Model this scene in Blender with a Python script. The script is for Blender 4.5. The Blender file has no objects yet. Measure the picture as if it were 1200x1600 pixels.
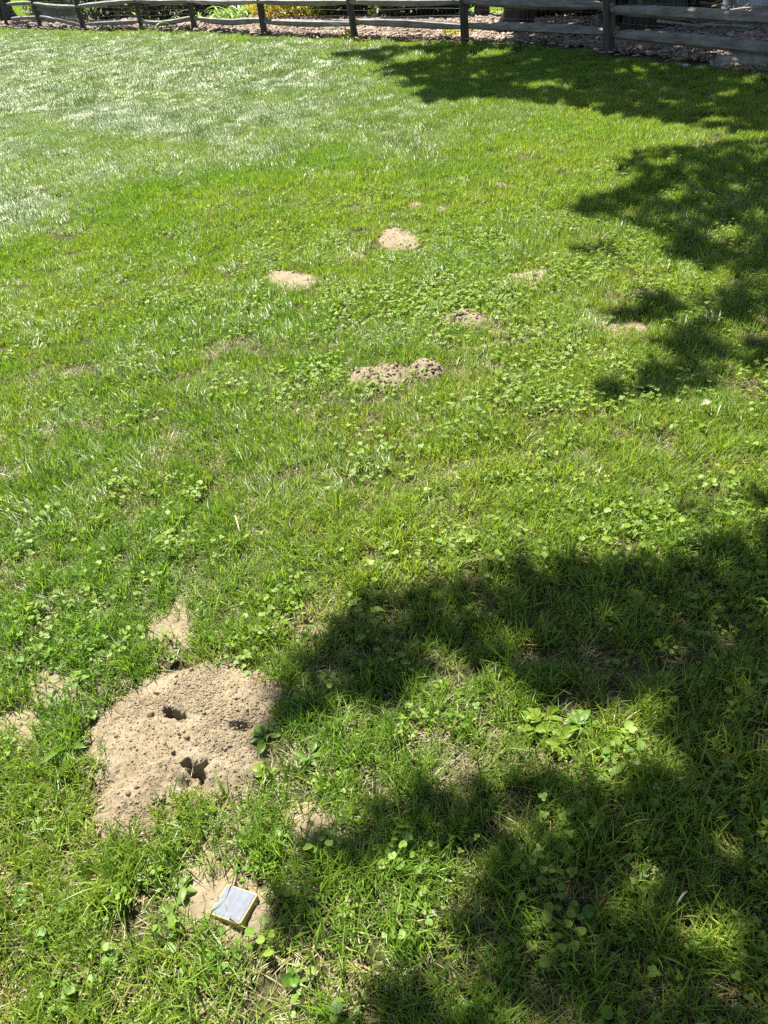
import bpy, math, random
import numpy as np
from mathutils import Vector, Matrix

# ------------------------------------------------------------------ camera, world, sun, exposure
scene = bpy.context.scene
COL = scene.collection
CAM_H, PITCH, ROLL, FPX = 1.55, math.radians(37.0), math.radians(-7.0), 1202.0
_fw = np.array([0, math.cos(PITCH), -math.sin(PITCH)])
_r0 = np.array([1.0, 0, 0]); _u0 = np.cross(_r0, _fw)
_rt = math.cos(ROLL) * _r0 + math.sin(ROLL) * _u0
_up = -math.sin(ROLL) * _r0 + math.cos(ROLL) * _u0
cam_data = bpy.data.cameras.new('camera')
cam_data.sensor_fit = 'VERTICAL'; cam_data.sensor_height = 36.0
cam_data.lens = 36.0 * FPX / 1600.0
cam_data.clip_start = 0.05; cam_data.clip_end = 1000.0
cam = bpy.data.objects.new('camera', cam_data); COL.objects.link(cam)
m = Matrix.Identity(4)
for i in range(3):
    m[i][0] = _rt[i]; m[i][1] = _up[i]; m[i][2] = -_fw[i]
m[2][3] = CAM_H
cam.matrix_world = m
scene.camera = cam

SUN_EL, SUN_AZ = math.radians(62), math.radians(25)      # azimuth to the left of straight ahead
LDIR = np.array([-math.sin(SUN_AZ) * math.cos(SUN_EL), math.cos(SUN_AZ) * math.cos(SUN_EL), math.sin(SUN_EL)])
world = bpy.data.worlds.new('World'); scene.world = world; world.use_nodes = True
wn = world.node_tree; wn.nodes.clear()
sky = wn.nodes.new('ShaderNodeTexSky'); sky.sky_type = 'NISHITA'; sky.sun_disc = False
sky.sun_elevation = SUN_EL; sky.sun_rotation = -SUN_AZ
bg = wn.nodes.new('ShaderNodeBackground'); bg.inputs['Strength'].default_value = 0.052
wo = wn.nodes.new('ShaderNodeOutputWorld')
wn.links.new(sky.outputs[0], bg.inputs['Color']); wn.links.new(bg.outputs[0], wo.inputs['Surface'])
sun_data = bpy.data.lights.new('sun', 'SUN'); sun_data.energy = 5.0; sun_data.angle = math.radians(0.53)
sun_data.color = (1.0, 0.96, 0.88)
sun = bpy.data.objects.new('sun', sun_data); COL.objects.link(sun)
sun.rotation_mode = 'QUATERNION'
sun.rotation_quaternion = Vector(LDIR).to_track_quat('Z', 'Y')
scene.view_settings.view_transform = 'Standard'; scene.view_settings.look = 'None'
scene.view_settings.exposure = 1.8; scene.view_settings.gamma = 1.0
scene.view_settings.use_curve_mapping = False
scene.render.engine = 'CYCLES'
scene.cycles.max_bounces = 5; scene.cycles.diffuse_bounces = 2; scene.cycles.glossy_bounces = 1
scene.cycles.transmission_bounces = 2; scene.cycles.use_denoising = False
scene.cycles.sample_clamp_indirect = 4.0

# ------------------------------------------------------------------ helpers
RNG = np.random.default_rng(7)
random.seed(7)

def G(px, py, z=0.0):
    """ground point (x, y) under a position of the 1200x1600 photograph"""
    d = _fw + (px - 600.0) / FPX * _rt - (py - 800.0) / FPX * _up
    t = (z - CAM_H) / d[2]
    return d[:2] * t

def GP(pts):
    return np.array([G(*p) for p in pts])

def plane_hit(px, py, A, B):
    d = _fw + (px - 600.0) / FPX * _rt - (py - 800.0) / FPX * _up
    n = np.array([-(B - A)[1], (B - A)[0]])
    t = (A @ n) / (d[:2] @ n)
    return np.array([d[0] * t, d[1] * t, CAM_H + d[2] * t])

def _hash(ix, iy, seed):
    h = (ix.astype(np.int64) * 374761393 + iy.astype(np.int64) * 668265263 + seed * 1442695041) & 0xFFFFFFFF
    h = ((h ^ (h >> 13)) * 1274126177) & 0xFFFFFFFF
    return ((h ^ (h >> 16)) & 0xFFFFFF) / float(0xFFFFFF)

def vnoise(x, y, seed=0):
    x = np.asarray(x, float); y = np.asarray(y, float)
    ix = np.floor(x); iy = np.floor(y); fx = x - ix; fy = y - iy
    fx = fx * fx * (3 - 2 * fx); fy = fy * fy * (3 - 2 * fy)
    a = _hash(ix, iy, seed); b = _hash(ix + 1, iy, seed); c = _hash(ix, iy + 1, seed); d = _hash(ix + 1, iy + 1, seed)
    return (a * (1 - fx) + b * fx) * (1 - fy) + (c * (1 - fx) + d * fx) * fy

def fbm(x, y, scale, seed=0, octs=4):
    s = 0; a = 0.5; t = 0
    for o in range(octs):
        s = s + a * vnoise(np.asarray(x) * scale, np.asarray(y) * scale, seed + o * 17); t += a
        scale *= 2.03; a *= 0.5
    return s / t

def inpoly(x, y, poly):
    x = np.asarray(x); y = np.asarray(y); ins = np.zeros(x.shape, bool)
    n = len(poly)
    for i in range(n):
        x1, y1 = poly[i]; x2, y2 = poly[(i + 1) % n]
        if y1 == y2: continue
        c = ((y1 > y) != (y2 > y)) & (x < (x2 - x1) * (y - y1) / (y2 - y1) + x1)
        ins ^= c
    return ins

def polydist(x, y, poly):
    """signed distance, positive inside"""
    x = np.asarray(x); y = np.asarray(y); best = np.full(x.shape, 1e9)
    n = len(poly)
    for i in range(n):
        a = poly[i]; b = poly[(i + 1) % n]; ab = b - a; L = ab @ ab + 1e-12
        t = np.clip(((x - a[0]) * ab[0] + (y - a[1]) * ab[1]) / L, 0, 1)
        best = np.minimum(best, np.hypot(x - a[0] - t * ab[0], y - a[1] - t * ab[1]))
    return np.where(inpoly(x, y, poly), best, -best)

def ell(cx, cy, rx, ry, n=20, jit=0.22, seed=1):
    """irregular blob outline given in photo pixels, on the ground"""
    r = np.random.default_rng(seed + int(cx) * 3 + int(cy)); k = r.uniform(0, 6.28, 4)
    out = []
    for i in range(n):
        a = 2 * math.pi * i / n
        s = 1 + jit * (math.sin(2 * a + k[0]) * .5 + math.sin(3 * a + k[1]) * .4 + math.sin(5 * a + k[2]) * .35 + math.sin(8 * a + k[3]) * .25)
        out.append(G(cx + rx * s * math.cos(a), cy + ry * s * math.sin(a)))
    return np.array(out)

def mesh_np(name, V, F, mat=None, smooth=True, col=None, colname='bcol'):
    """V (n,3); F list of (m,k) arrays"""
    me = bpy.data.meshes.new(name)
    V = np.asarray(V, np.float32); F = [np.asarray(f, np.int32) for f in (F if isinstance(F, list) else [F]) if len(f)]
    nl = sum(f.size for f in F); nf = sum(len(f) for f in F)
    me.vertices.add(len(V)); me.vertices.foreach_set('co', V.ravel())
    me.loops.add(nl); me.loops.foreach_set('vertex_index', np.concatenate([f.ravel() for f in F]))
    sizes = np.concatenate([np.full(len(f), f.shape[1], np.int32) for f in F])
    starts = np.concatenate([[0], np.cumsum(sizes)[:-1]]).astype(np.int32)
    me.polygons.add(nf); me.polygons.foreach_set('loop_start', starts)
    try: me.polygons.foreach_set('loop_total', sizes)
    except Exception: pass
    me.update(calc_edges=True); me.validate()
    me.polygons.foreach_set('use_smooth', np.full(len(me.polygons), smooth))
    if col is not None:
        a = me.attributes.new(colname, 'FLOAT_COLOR', 'POINT')
        c = np.ones((len(V), 4), np.float32); c[:, :3] = col; a.data.foreach_set('color', c.ravel())
    if mat: me.materials.append(mat)
    return me

def obj(name, me, parent=None, loc=(0, 0, 0), link=True):
    o = bpy.data.objects.new(name, me)
    if link: COL.objects.link(o)
    o.location = loc
    if parent: o.parent = parent
    return o

def tag(o, label=None, cat=None, group=None, kind=None):
    if label: o['label'] = label
    if cat: o['category'] = cat
    if group: o['group'] = group
    if kind: o['kind'] = kind
    return o

def empty(name, loc=(0, 0, 0)):
    o = bpy.data.objects.new(name, None); COL.objects.link(o); o.location = loc; o.empty_display_size = 0.05
    return o

def rot_mats(n, rng, up_bias=None):
    """random rotation matrices; up_bias = max tilt from vertical of the local z"""
    yaw = rng.uniform(0, 2 * math.pi, n)
    tilt = np.arccos(rng.uniform(-1, 1, n)) if up_bias is None else np.abs(rng.normal(0, up_bias, n))
    ta = rng.uniform(0, 2 * math.pi, n)
    c, s = np.cos(yaw), np.sin(yaw); Z = np.zeros(n); O = np.ones(n)
    Rz = np.stack([np.stack([c, -s, Z], 1), np.stack([s, c, Z], 1), np.stack([Z, Z, O], 1)], 1)
    ax, ay = np.cos(ta), np.sin(ta); ct, st = np.cos(tilt), np.sin(tilt); k = 1 - ct
    Rt = np.stack([np.stack([ct + ax * ax * k, ax * ay * k, ay * st], 1),
                   np.stack([ax * ay * k, ct + ay * ay * k, -ax * st], 1),
                   np.stack([-ay * st, ax * st, ct], 1)], 1)
    return Rt @ Rz

def batch(T, TF, pos, R, S):
    """copies of template verts T / faces TF at pos with rotations R and sizes S -> V, F, owner index"""
    n, k = len(pos), len(T)
    S = np.asarray(S)
    if S.ndim == 1: S = S[:, None]
    V = np.einsum('nij,nkj->nki', R, T[None] * S[:, None, :]) + pos[:, None, :]
    F = [(np.asarray(f)[None] + (np.arange(n) * k)[:, None, None]).reshape(-1, np.asarray(f).shape[1]) for f in TF]
    return V.reshape(-1, 3), F, np.repeat(np.arange(n), k)

def tube(path, radii, seg=8, rough=0.0, seed=0, cap=True, squash=1.0):
    path = np.asarray(path, float); n = len(path); rng = np.random.default_rng(seed)
    radii = np.broadcast_to(radii, (n,)) if np.ndim(radii) == 0 else np.asarray(radii)
    V = []; prev = None
    ph = rng.uniform(0, 6.28, 4)
    for i in range(n):
        t = path[min(i + 1, n - 1)] - path[max(i - 1, 0)]; t = t / (np.linalg.norm(t) + 1e-9)
        a = np.array([0, 0, 1.0]) if abs(t[2]) < 0.8 else np.array([1.0, 0, 0])
        if prev is not None: a = prev
        u = a - t * (a @ t); u /= np.linalg.norm(u) + 1e-9; w = np.cross(t, u); prev = u
        for j in range(seg):
            th = 2 * math.pi * j / seg
            r = radii[i] * (1 + rough * (math.sin(3 * th + ph[0] + i * .13) * .5 + math.sin(5 * th + ph[1] - i * .21) * .4 + rng.normal() * .25))
            V.append(path[i] + r * (u * math.cos(th) * squash + w * math.sin(th)))
    F = [[(i * seg + j, i * seg + (j + 1) % seg, (i + 1) * seg + (j + 1) % seg, (i + 1) * seg + j) for i in range(n - 1) for j in range(seg)]]
    F = np.array(F[0])
    FF = [F]
    if cap:
        FF.append(np.array([list(range(seg))[::-1], [(n - 1) * seg + j for j in range(seg)]]))
    return np.array(V), FF

def merge(parts):
    Vs = []; Fs = {}; off = 0
    for V, F in parts:
        for f in F:
            f = np.asarray(f)
            if len(f): Fs.setdefault(f.shape[1], []).append(f + off)
        Vs.append(V); off += len(V)
    return np.concatenate(Vs), [np.concatenate(v) for v in Fs.values()]

# ------------------------------------------------------------------ materials
def new_mat(name):
    mt = bpy.data.materials.new(name); mt.use_nodes = True
    nt = mt.node_tree; nt.nodes.clear()
    out = nt.nodes.new('ShaderNodeOutputMaterial')
    return mt, nt, out

def N(nt, typ, **kw):
    n = nt.nodes.new(typ)
    for k, v in kw.items(): setattr(n, k, v)
    return n

def ramp(nt, stops):
    r = nt.nodes.new('ShaderNodeValToRGB'); e = r.color_ramp.elements
    while len(e) < len(stops): e.new(0.5)
    for x, (p, c) in zip(e, stops): x.position = p; x.color = (*c, 1)
    return r

def leaf_mat(name, rough=0.42, trans=0.35, spec=0.5, tint=False, flat=None, warm=(1.22, 1.22, 0.5), a=(0.82, 1.0, 0.8), b=(1.48, 1.26, 1.15)):
    mt, nt, out = new_mat(name); L = nt.links
    if flat is None:
        at = N(nt, 'ShaderNodeAttribute', attribute_name='bcol'); colr = at.outputs['Color']
    else:
        nz = N(nt, 'ShaderNodeTexNoise'); nz.inputs['Scale'].default_value = 40
        rp = ramp(nt, [(0.3, tuple(x * .75 for x in flat)), (0.7, tuple(x * 1.2 for x in flat))])
        L.new(nz.outputs['Fac'], rp.inputs['Fac']); colr = rp.outputs['Color']
    if tint:
        ti = N(nt, 'ShaderNodeAttribute', attribute_name='tint', attribute_type='INSTANCER')
        mx = N(nt, 'ShaderNodeMix', data_type='RGBA'); mx.inputs[6].default_value = (*a, 1); mx.inputs[7].default_value = (*b, 1)
        tg = N(nt, 'ShaderNodeAttribute', attribute_name='tint')
        ad = N(nt, 'ShaderNodeMath', operation='ADD', use_clamp=True); L.new(ti.outputs['Fac'], ad.inputs[0]); L.new(tg.outputs['Fac'], ad.inputs[1])
        L.new(ad.outputs[0], mx.inputs[0])
        mu = N(nt, 'ShaderNodeMix', data_type='RGBA', blend_type='MULTIPLY'); mu.inputs[0].default_value = 1
        L.new(colr, mu.inputs[6]); L.new(mx.outputs[2], mu.inputs[7]); colr = mu.outputs[2]
    p = N(nt, 'ShaderNodeBsdfPrincipled'); p.inputs['Roughness'].default_value = rough
    p.inputs['Specular IOR Level'].default_value = spec
    L.new(colr, p.inputs['Base Color'])
    tr = N(nt, 'ShaderNodeBsdfTranslucent')
    wm = N(nt, 'ShaderNodeMix', data_type='RGBA', blend_type='MULTIPLY'); wm.inputs[0].default_value = 1; wm.inputs[7].default_value = (*warm, 1)
    L.new(colr, wm.inputs[6]); L.new(wm.outputs[2], tr.inputs['Color'])
    ms = N(nt, 'ShaderNodeMixShader'); ms.inputs[0].default_value = trans
    L.new(p.outputs[0], ms.inputs[1]); L.new(tr.outputs[0], ms.inputs[2]); L.new(ms.outputs[0], out.inputs['Surface'])
    return mt

def ground_mat(name, stops, scale=6.0, bump=0.4, bscale=60.0, rough=0.95, detail=8.0, dist=0.01):
    mt, nt, out = new_mat(name); L = nt.links
    tc = N(nt, 'ShaderNodeTexCoord')
    n1 = N(nt, 'ShaderNodeTexNoise'); n1.inputs['Scale'].default_value = scale; n1.inputs['Detail'].default_value = detail; n1.inputs['Roughness'].default_value = 0.7
    L.new(tc.outputs['Object'], n1.inputs['Vector'])
    rp = ramp(nt, stops); L.new(n1.outputs['Fac'], rp.inputs['Fac'])
    n2 = N(nt, 'ShaderNodeTexNoise'); n2.inputs['Scale'].default_value = bscale; n2.inputs['Detail'].default_value = 6; n2.inputs['Roughness'].default_value = 0.75
    L.new(tc.outputs['Object'], n2.inputs['Vector'])
    bp = N(nt, 'ShaderNodeBump'); bp.inputs['Strength'].default_value = bump; bp.inputs['Distance'].default_value = dist
    L.new(n2.outputs['Fac'], bp.inputs['Height'])
    p = N(nt, 'ShaderNodeBsdfPrincipled'); p.inputs['Roughness'].default_value = rough; p.inputs['Specular IOR Level'].default_value = 0.15
    L.new(rp.outputs['Color'], p.inputs['Base Color']); L.new(bp.outputs['Normal'], p.inputs['Normal'])
    L.new(p.outputs[0], out.inputs['Surface'])
    return mt

def wood_mat(name, dark, light, sx=(3, 3, 40), rough=0.85, bump=0.5):
    mt, nt, out = new_mat(name); L = nt.links
    tc = N(nt, 'ShaderNodeTexCoord'); mp = N(nt, 'ShaderNodeMapping'); mp.inputs['Scale'].default_value = sx
    L.new(tc.outputs['Object'], mp.inputs['Vector'])
    n1 = N(nt, 'ShaderNodeTexNoise'); n1.inputs['Scale'].default_value = 1.0; n1.inputs['Detail'].default_value = 8; n1.inputs['Roughness'].default_value = 0.7
    L.new(mp.outputs[0], n1.inputs['Vector'])
    rp = ramp(nt, [(0.3, dark), (0.68, light)]); L.new(n1.outputs['Fac'], rp.inputs['Fac'])
    bp = N(nt, 'ShaderNodeBump'); bp.inputs['Strength'].default_value = bump; bp.inputs['Distance'].default_value = 0.01
    L.new(n1.outputs['Fac'], bp.inputs['Height'])
    p = N(nt, 'ShaderNodeBsdfPrincipled'); p.inputs['Roughness'].default_value = rough; p.inputs['Specular IOR Level'].default_value = 0.25
    L.new(rp.outputs['Color'], p.inputs['Base Color']); L.new(bp.outputs['Normal'], p.inputs['Normal'])
    L.new(p.outputs[0], out.inputs['Surface'])
    return mt

def plain_mat(name, colr, rough=0.5, spec=0.5, var=0.12, scale=30.0, metal=0.0):
    mt, nt, out = new_mat(name); L = nt.links
    tc = N(nt, 'ShaderNodeTexCoord')
    nz = N(nt, 'ShaderNodeTexNoise'); nz.inputs['Scale'].default_value = scale; nz.inputs['Detail'].default_value = 6
    L.new(tc.outputs['Object'], nz.inputs['Vector'])
    rp = ramp(nt, [(0.3, tuple(x * (1 - var) for x in colr)), (0.7, tuple(min(1, x * (1 + var)) for x in colr))])
    L.new(nz.outputs['Fac'], rp.inputs['Fac'])
    p = N(nt, 'ShaderNodeBsdfPrincipled'); p.inputs['Roughness'].default_value = rough
    p.inputs['Specular IOR Level'].default_value = spec; p.inputs['Metallic'].default_value = metal
    L.new(rp.outputs['Color'], p.inputs['Base Color']); L.new(p.outputs[0], out.inputs['Surface'])
    return mt

M_grass = leaf_mat('grass_blades', rough=0.46, trans=0.5, spec=0.6, tint=True)
M_laid = leaf_mat('laid_grass_blades', rough=0.47, trans=0.42, spec=1.0, tint=True, a=(1.0, 1.05, 1.1), b=(1.35, 1.2, 1.4))  # paler blade undersides; the lighter colour also paints in some stripe sheen
M_weed = leaf_mat('clover_leaves', rough=0.5, trans=0.42, spec=0.3, tint=True)
M_leaf = leaf_mat('broad_leaf', rough=0.42, trans=0.4, spec=.3, flat=(0.10, 0.185, 0.022))
M_leaf_pale = leaf_mat('pale_leaf', rough=0.45, trans=0.4, spec=.3, flat=(0.15, 0.225, 0.05))
M_leaf_yel = leaf_mat('yellow_green_leaf', rough=0.45, trans=0.45, spec=.3, flat=(0.165, 0.24, 0.022))
M_crown = leaf_mat('tree_leaf', rough=0.45, trans=0.18, flat=(0.05, 0.10, 0.02))
M_foliage = leaf_mat('shrub_leaf', rough=0.5, trans=0.3)
M_thatch = ground_mat('lawn_soil', [(0.34, (0.028, 0.032, 0.012)), (0.5, (0.075, 0.072, 0.028)), (0.64, (0.17, 0.145, 0.07))], scale=26, bump=1.0, bscale=150, dist=0.02)  # dead thatch tones, darkened further to paint the shade between blades
M_back = ground_mat('far_lawn', [(0.3, (0.09, 0.16, 0.02)), (0.7, (0.16, 0.23, 0.05))], scale=2.5, bump=0.6, bscale=30)
M_soil = ground_mat('dry_soil', [(0.30, (0.148, 0.111, 0.067)), (0.5, (0.202, 0.162, 0.103)), (0.72, (0.243, 0.201, 0.134))], scale=14, bump=0.55, bscale=240, dist=0.004)
M_soil_grey = ground_mat('crumbly_soil', [(0.3, (0.125, 0.098, 0.063)), (0.55, (0.20, 0.16, 0.105)), (0.75, (0.25, 0.205, 0.14))], scale=20, bump=0.6, bscale=200, dist=0.004)
M_mulch = ground_mat('mulch_ground', [(0.3, (0.07, 0.05, 0.035)), (0.7, (0.18, 0.135, 0.10))], scale=8, bump=0.8, bscale=30, dist=0.03)
M_chip = leaf_mat('wood_chip', rough=0.9, trans=0.0, spec=0.1, tint=True, a=(0.7, 0.7, 0.72), b=(1.25, 1.15, 1.05))
M_post = wood_mat('weathered_post', (0.03, 0.026, 0.021), (0.115, 0.103, 0.088), sx=(18, 18, 2))
M_rail = wood_mat('weathered_rail', (0.085, 0.077, 0.065), (0.30, 0.28, 0.25), sx=(3, 3, 22))
M_bark = wood_mat('bark', (0.015, 0.012, 0.009), (0.065, 0.055, 0.045), sx=(9, 9, 1.6), bump=1.0)
M_wire = plain_mat('black_wire', (0.10, 0.10, 0.10), rough=0.35, spec=0.6, metal=0.6)
M_rock = ground_mat('rock', [(0.3, (0.16, 0.15, 0.14)), (0.7, (0.36, 0.33, 0.30))], scale=6, bump=0.6, bscale=25)
M_stick = wood_mat('dead_stick', (0.16, 0.13, 0.10), (0.42, 0.37, 0.30), sx=(12, 12, 12))
M_straw = leaf_mat('dry_straw', rough=0.6, trans=0.2, spec=0.3, flat=(0.52, 0.43, 0.24))

# ------------------------------------------------------------------ outlines on the ground
lawn_edge_px = [(-60, 46), (0, 47), (65, 48), (130, 50), (223, 50), (305, 52), (414, 60), (480, 63), (555, 65), (640, 68), (730, 71), (830, 76), (900, 83),
                (955, 93), (1050, 105), (1130, 113), (1200, 122), (1300, 134)]
lawn_edge = GP(lawn_edge_px)
bed_back = GP([(1300, 6), (1200, 8), (1100, 12), (960, 20), (860, 23), (760, 29), (700, 22), (620, 17), (500, 15), (400, 17), (300, 20), (160, 25), (0, 33), (-60, 36)])
bed_poly = np.concatenate([lawn_edge, bed_back])
lawn_poly = np.concatenate([lawn_edge, np.array([[12, -8.], [-30., -8.], [-40., 40.]])])

big_mound = GP([(222, 1064), (258, 1048), (320, 1040), (385, 1048), (432, 1062), (445, 1090), (428, 1120), (408, 1150), (418, 1180), (398, 1215), (368, 1242), (335, 1240),
                (285, 1248), (248, 1275), (228, 1312), (190, 1306), (158, 1278), (165, 1240), (148, 1225), (153, 1190), (140, 1158), (156, 1124), (186, 1094)])
SOIL = [  # outline, grass kept inside, height, label, grey, crumbs, clods
    (big_mound, 0.0, 0.034, 'large sandy mole mound with two dark holes in the near lawn', False, 17000, 24),
    (GP([(210, 1008), (240, 965), (280, 938), (302, 955), (296, 982), (315, 996), (305, 1014), (255, 1022)]), 0.22, 0.008, 'bare sandy patch just above the large mole mound', False, 500, 3),
    (ell(82, 1076, 56, 27), 0.22, 0.006, 'thin grassy bare patch left of the large mole mound', False, 180, 0),
    (ell(28, 1132, 46, 26), 0.2, 0.006, 'small bare patch at the left edge beside the large mound', False, 150, 0),
    (ell(500, 1290, 55, 32), 0.2, 0.007, 'dry sandy patch below right of the large mound at the shadow edge', False, 320, 2),
    (GP([(262, 1378), (295, 1340), (335, 1328), (360, 1350), (352, 1372), (415, 1392), (432, 1432), (408, 1468), (350, 1478), (296, 1462), (272, 1425)]), 0.0, 0.008, 'bare soil around the small solar device', False, 520, 3),
    (ell(500, 996, 15, 20), 0.2, 0.005, 'small bare spot touching the tip of the near shadow', False, 70, 0),
    (ell(622, 375, 33, 17, jit=.14), 0.0, 0.022, 'smooth rounded sandy molehill in the middle of the lawn', False, 420, 2),
    (ell(457, 438, 42, 15), 0.03, 0.017, 'wide sandy molehill furthest left in the middle lawn', False, 420, 3),
    (ell(547, 400, 22, 6), 0.2, 0.008, 'thin sandy smear between the two sandy molehills', False, 90, 0),
    (ell(828, 436, 33, 13), 0.03, 0.016, 'small sandy molehill right of centre in full sun', False, 220, 3),
    (ell(722, 499, 36, 13), 0.05, 0.02, 'crumbly grey-brown molehill just above the double molehill', True, 300, 7),
    (ell(594, 588, 44, 18), 0.08, 0.022, 'wide crumbly molehill, left half of the double molehill', True, 600, 9),
    (ell(667, 579, 25, 15), 0.06, 0.028, 'cloddy darker molehill, right half of the double molehill', True, 360, 12),
    (ell(653, 323, 12, 5), 0.0, 0.018, 'tiny molehill left of a pair beyond the rounded mound', False, 70, 1),
    (ell(690, 330, 11, 6), 0.0, 0.02, 'tiny molehill right of a pair beyond the rounded mound', True, 60, 1),
    (ell(785, 294, 17, 6), 0.0, 0.02, 'small bare molehill farthest from the camera', False, 80, 1),
    (ell(965, 514, 50, 13), 0.28, 0.007, 'straw-dry bare patch beside the right-hand tree shadow', False, 260, 1),
    (ell(628, 541, 11, 5), 0.15, 0.012, 'tiny dirt spot above the double molehill', True, 60, 1),
]

def ground_z(x, y):
    return 0.010 * (fbm(x, y, 1.7, 31, 3) - 0.5) * np.clip((np.asarray(y) + 5) / 4, 0, 1)

# ------------------------------------------------------------------ the setting
def coarse(a, b, n, p=2.2):
    return a + (b - a) * np.linspace(0, 1, n + 1)[1:] ** p
fx = np.arange(-2.6, 3.0, 0.04); fy = np.arange(-0.6, 4.0, 0.04)
xs = np.concatenate([coarse(-2.6, -220, 26)[::-1], fx, coarse(fx[-1], 220, 26)])
ys = np.concatenate([coarse(-0.6, -60, 10)[::-1], fy, coarse(fy[-1], 330, 40)])
X, Y = np.meshgrid(xs, ys)
Z = ground_z(X, Y)
dm = polydist(X.ravel(), Y.ravel(), big_mound).reshape(X.shape)
Z = Z - 0.13 * np.clip((dm - 0.02) / 0.04, 0, 1)
nx, ny = len(xs), len(ys)
ii = (np.arange(ny - 1)[:, None] * nx + np.arange(nx - 1)[None]).ravel()
lawn = obj('lawn', mesh_np('lawn', np.stack([X, Y, Z], -1).reshape(-1, 3), np.stack([ii, ii + 1, ii + nx + 1, ii + nx], 1), M_thatch))
tag(lawn, 'short lawn with molehills in front of a split-rail fence', 'lawn', kind='structure')

def sheet(name, poly, z, mat, label, cat):
    V = np.column_stack([poly, np.full(len(poly), z)])
    import bmesh
    bm = bmesh.new(); vs = [bm.verts.new(v) for v in V]; f = bm.faces.new(vs)
    bmesh.ops.triangulate(bm, faces=[f])
    me = bpy.data.meshes.new(name); bm.to_mesh(me); bm.free(); me.materials.append(mat)
    for p in me.polygons:
        if p.normal.z < 0: p.flip()
    return tag(obj(name, me), label, cat, kind='structure')
sheet('mulch_bed', bed_poly, 0.012, M_mulch, 'wood-chip mulch bed running under and behind the fence', 'mulch bed')
back_poly = np.concatenate([bed_back[::-1], np.array([[60, 20.], [120., 260.], [-160., 300.], [-60, 40]])])
sheet('back_lawn', back_poly, 0.016, M_back, 'sunlit neighbouring lawn seen beyond the fence', 'lawn')

# ------------------------------------------------------------------ molehills and bare patches
def ico(sub=1):
    import bmesh
    bm = bmesh.new(); bmesh.ops.create_icosphere(bm, subdivisions=sub, radius=1.0)
    V = np.array([v.co[:] for v in bm.verts]); bm.verts.index_update()
    F = np.array([[v.index for v in f.verts] for f in bm.faces]); bm.free()
    return V, F
ICO1, ICO1F = ico(1); ICO2, ICO2F = ico(2)
PITS = []   # (x, y, rx, ry, ang, depth, power)
for (px, py, rx, ry, dep, pw) in [(272, 1116, .018, .0115, .12, 5), (303, 1199, .016, .012, .12, 4), (286, 1216, .024, .012, .022, 2), (376, 1131, .030, .013, .020, 3),
                                  (247, 1084, .008, .006, .02, 4), (238, 1120, .008, .007, .02, 4), (352, 1176, .02, .02, .012, 2)]:
    PITS.append((*G(px, py, 0.03), rx, ry, dep, pw))
for (px, py, rx, ry, dep, pw) in [(262, 1111, .009, .008, .10, 4), (282, 1120, .010, .007, .09, 4), (312, 1208, .010, .012, .10, 4), (290, 1190, .011, .008, .08, 4), (318, 1190, .009, .006, .05, 3)]:
    PITS.append((*G(px, py, 0.03), rx, ry, dep, pw))

def mound_height(x, y, poly, H, seed, pits=()):
    d = polydist(x, y, poly)
    size = max(0.05, min(0.14, math.sqrt(np.ptp(poly[:, 0]) * np.ptp(poly[:, 1])) * 0.35))
    d = d + (fbm(x, y, 15, seed, 4) - 0.5) * (0.075 if H > .03 and len(pits) else .045)
    t = np.clip((d + 0.012) / size, 0, 1)
    h = H * (t * (2 - t))
    far = 1.0 if len(pits) else .95
    h = h + np.clip(t * 3, 0, 1) * far * ((fbm(x, y, 22, seed + 5, 3) - .5) * 0.011 + (fbm(x, y, 95, seed + 9, 3) - .5) * 0.0085)
    for (cx, cy, rx, ry, dep, pw) in pits:
        dx = x - cx + (fbm(x, y, 70, 3, 3) - .5) * .022; dy = y - cy + (fbm(x, y, 70, 8, 3) - .5) * .022
        q = np.sqrt((dx / rx) ** 2 + (dy / ry) ** 2)
        h = h - dep * np.exp(-q ** pw)
    return np.where(d < -0.012, -0.02, h - 0.004 * (1 - t)), d

clod_meshes = []
for k in range(5):
    r = np.random.default_rng(50 + k); V = ICO2 * np.array([1, .85, .7]) * (1 + 0.30 * (r.random((len(ICO2), 1)) - .5))
    V = V * (1 + .25 * np.sin(V @ r.normal(0, 2, 3) + 1))[:, None]
    clod_meshes.append([mesh_np('soil_clod', V, ICO2F, M_soil, True), mesh_np('soil_clod', V, ICO2F, M_soil_grey, True)])

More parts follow.
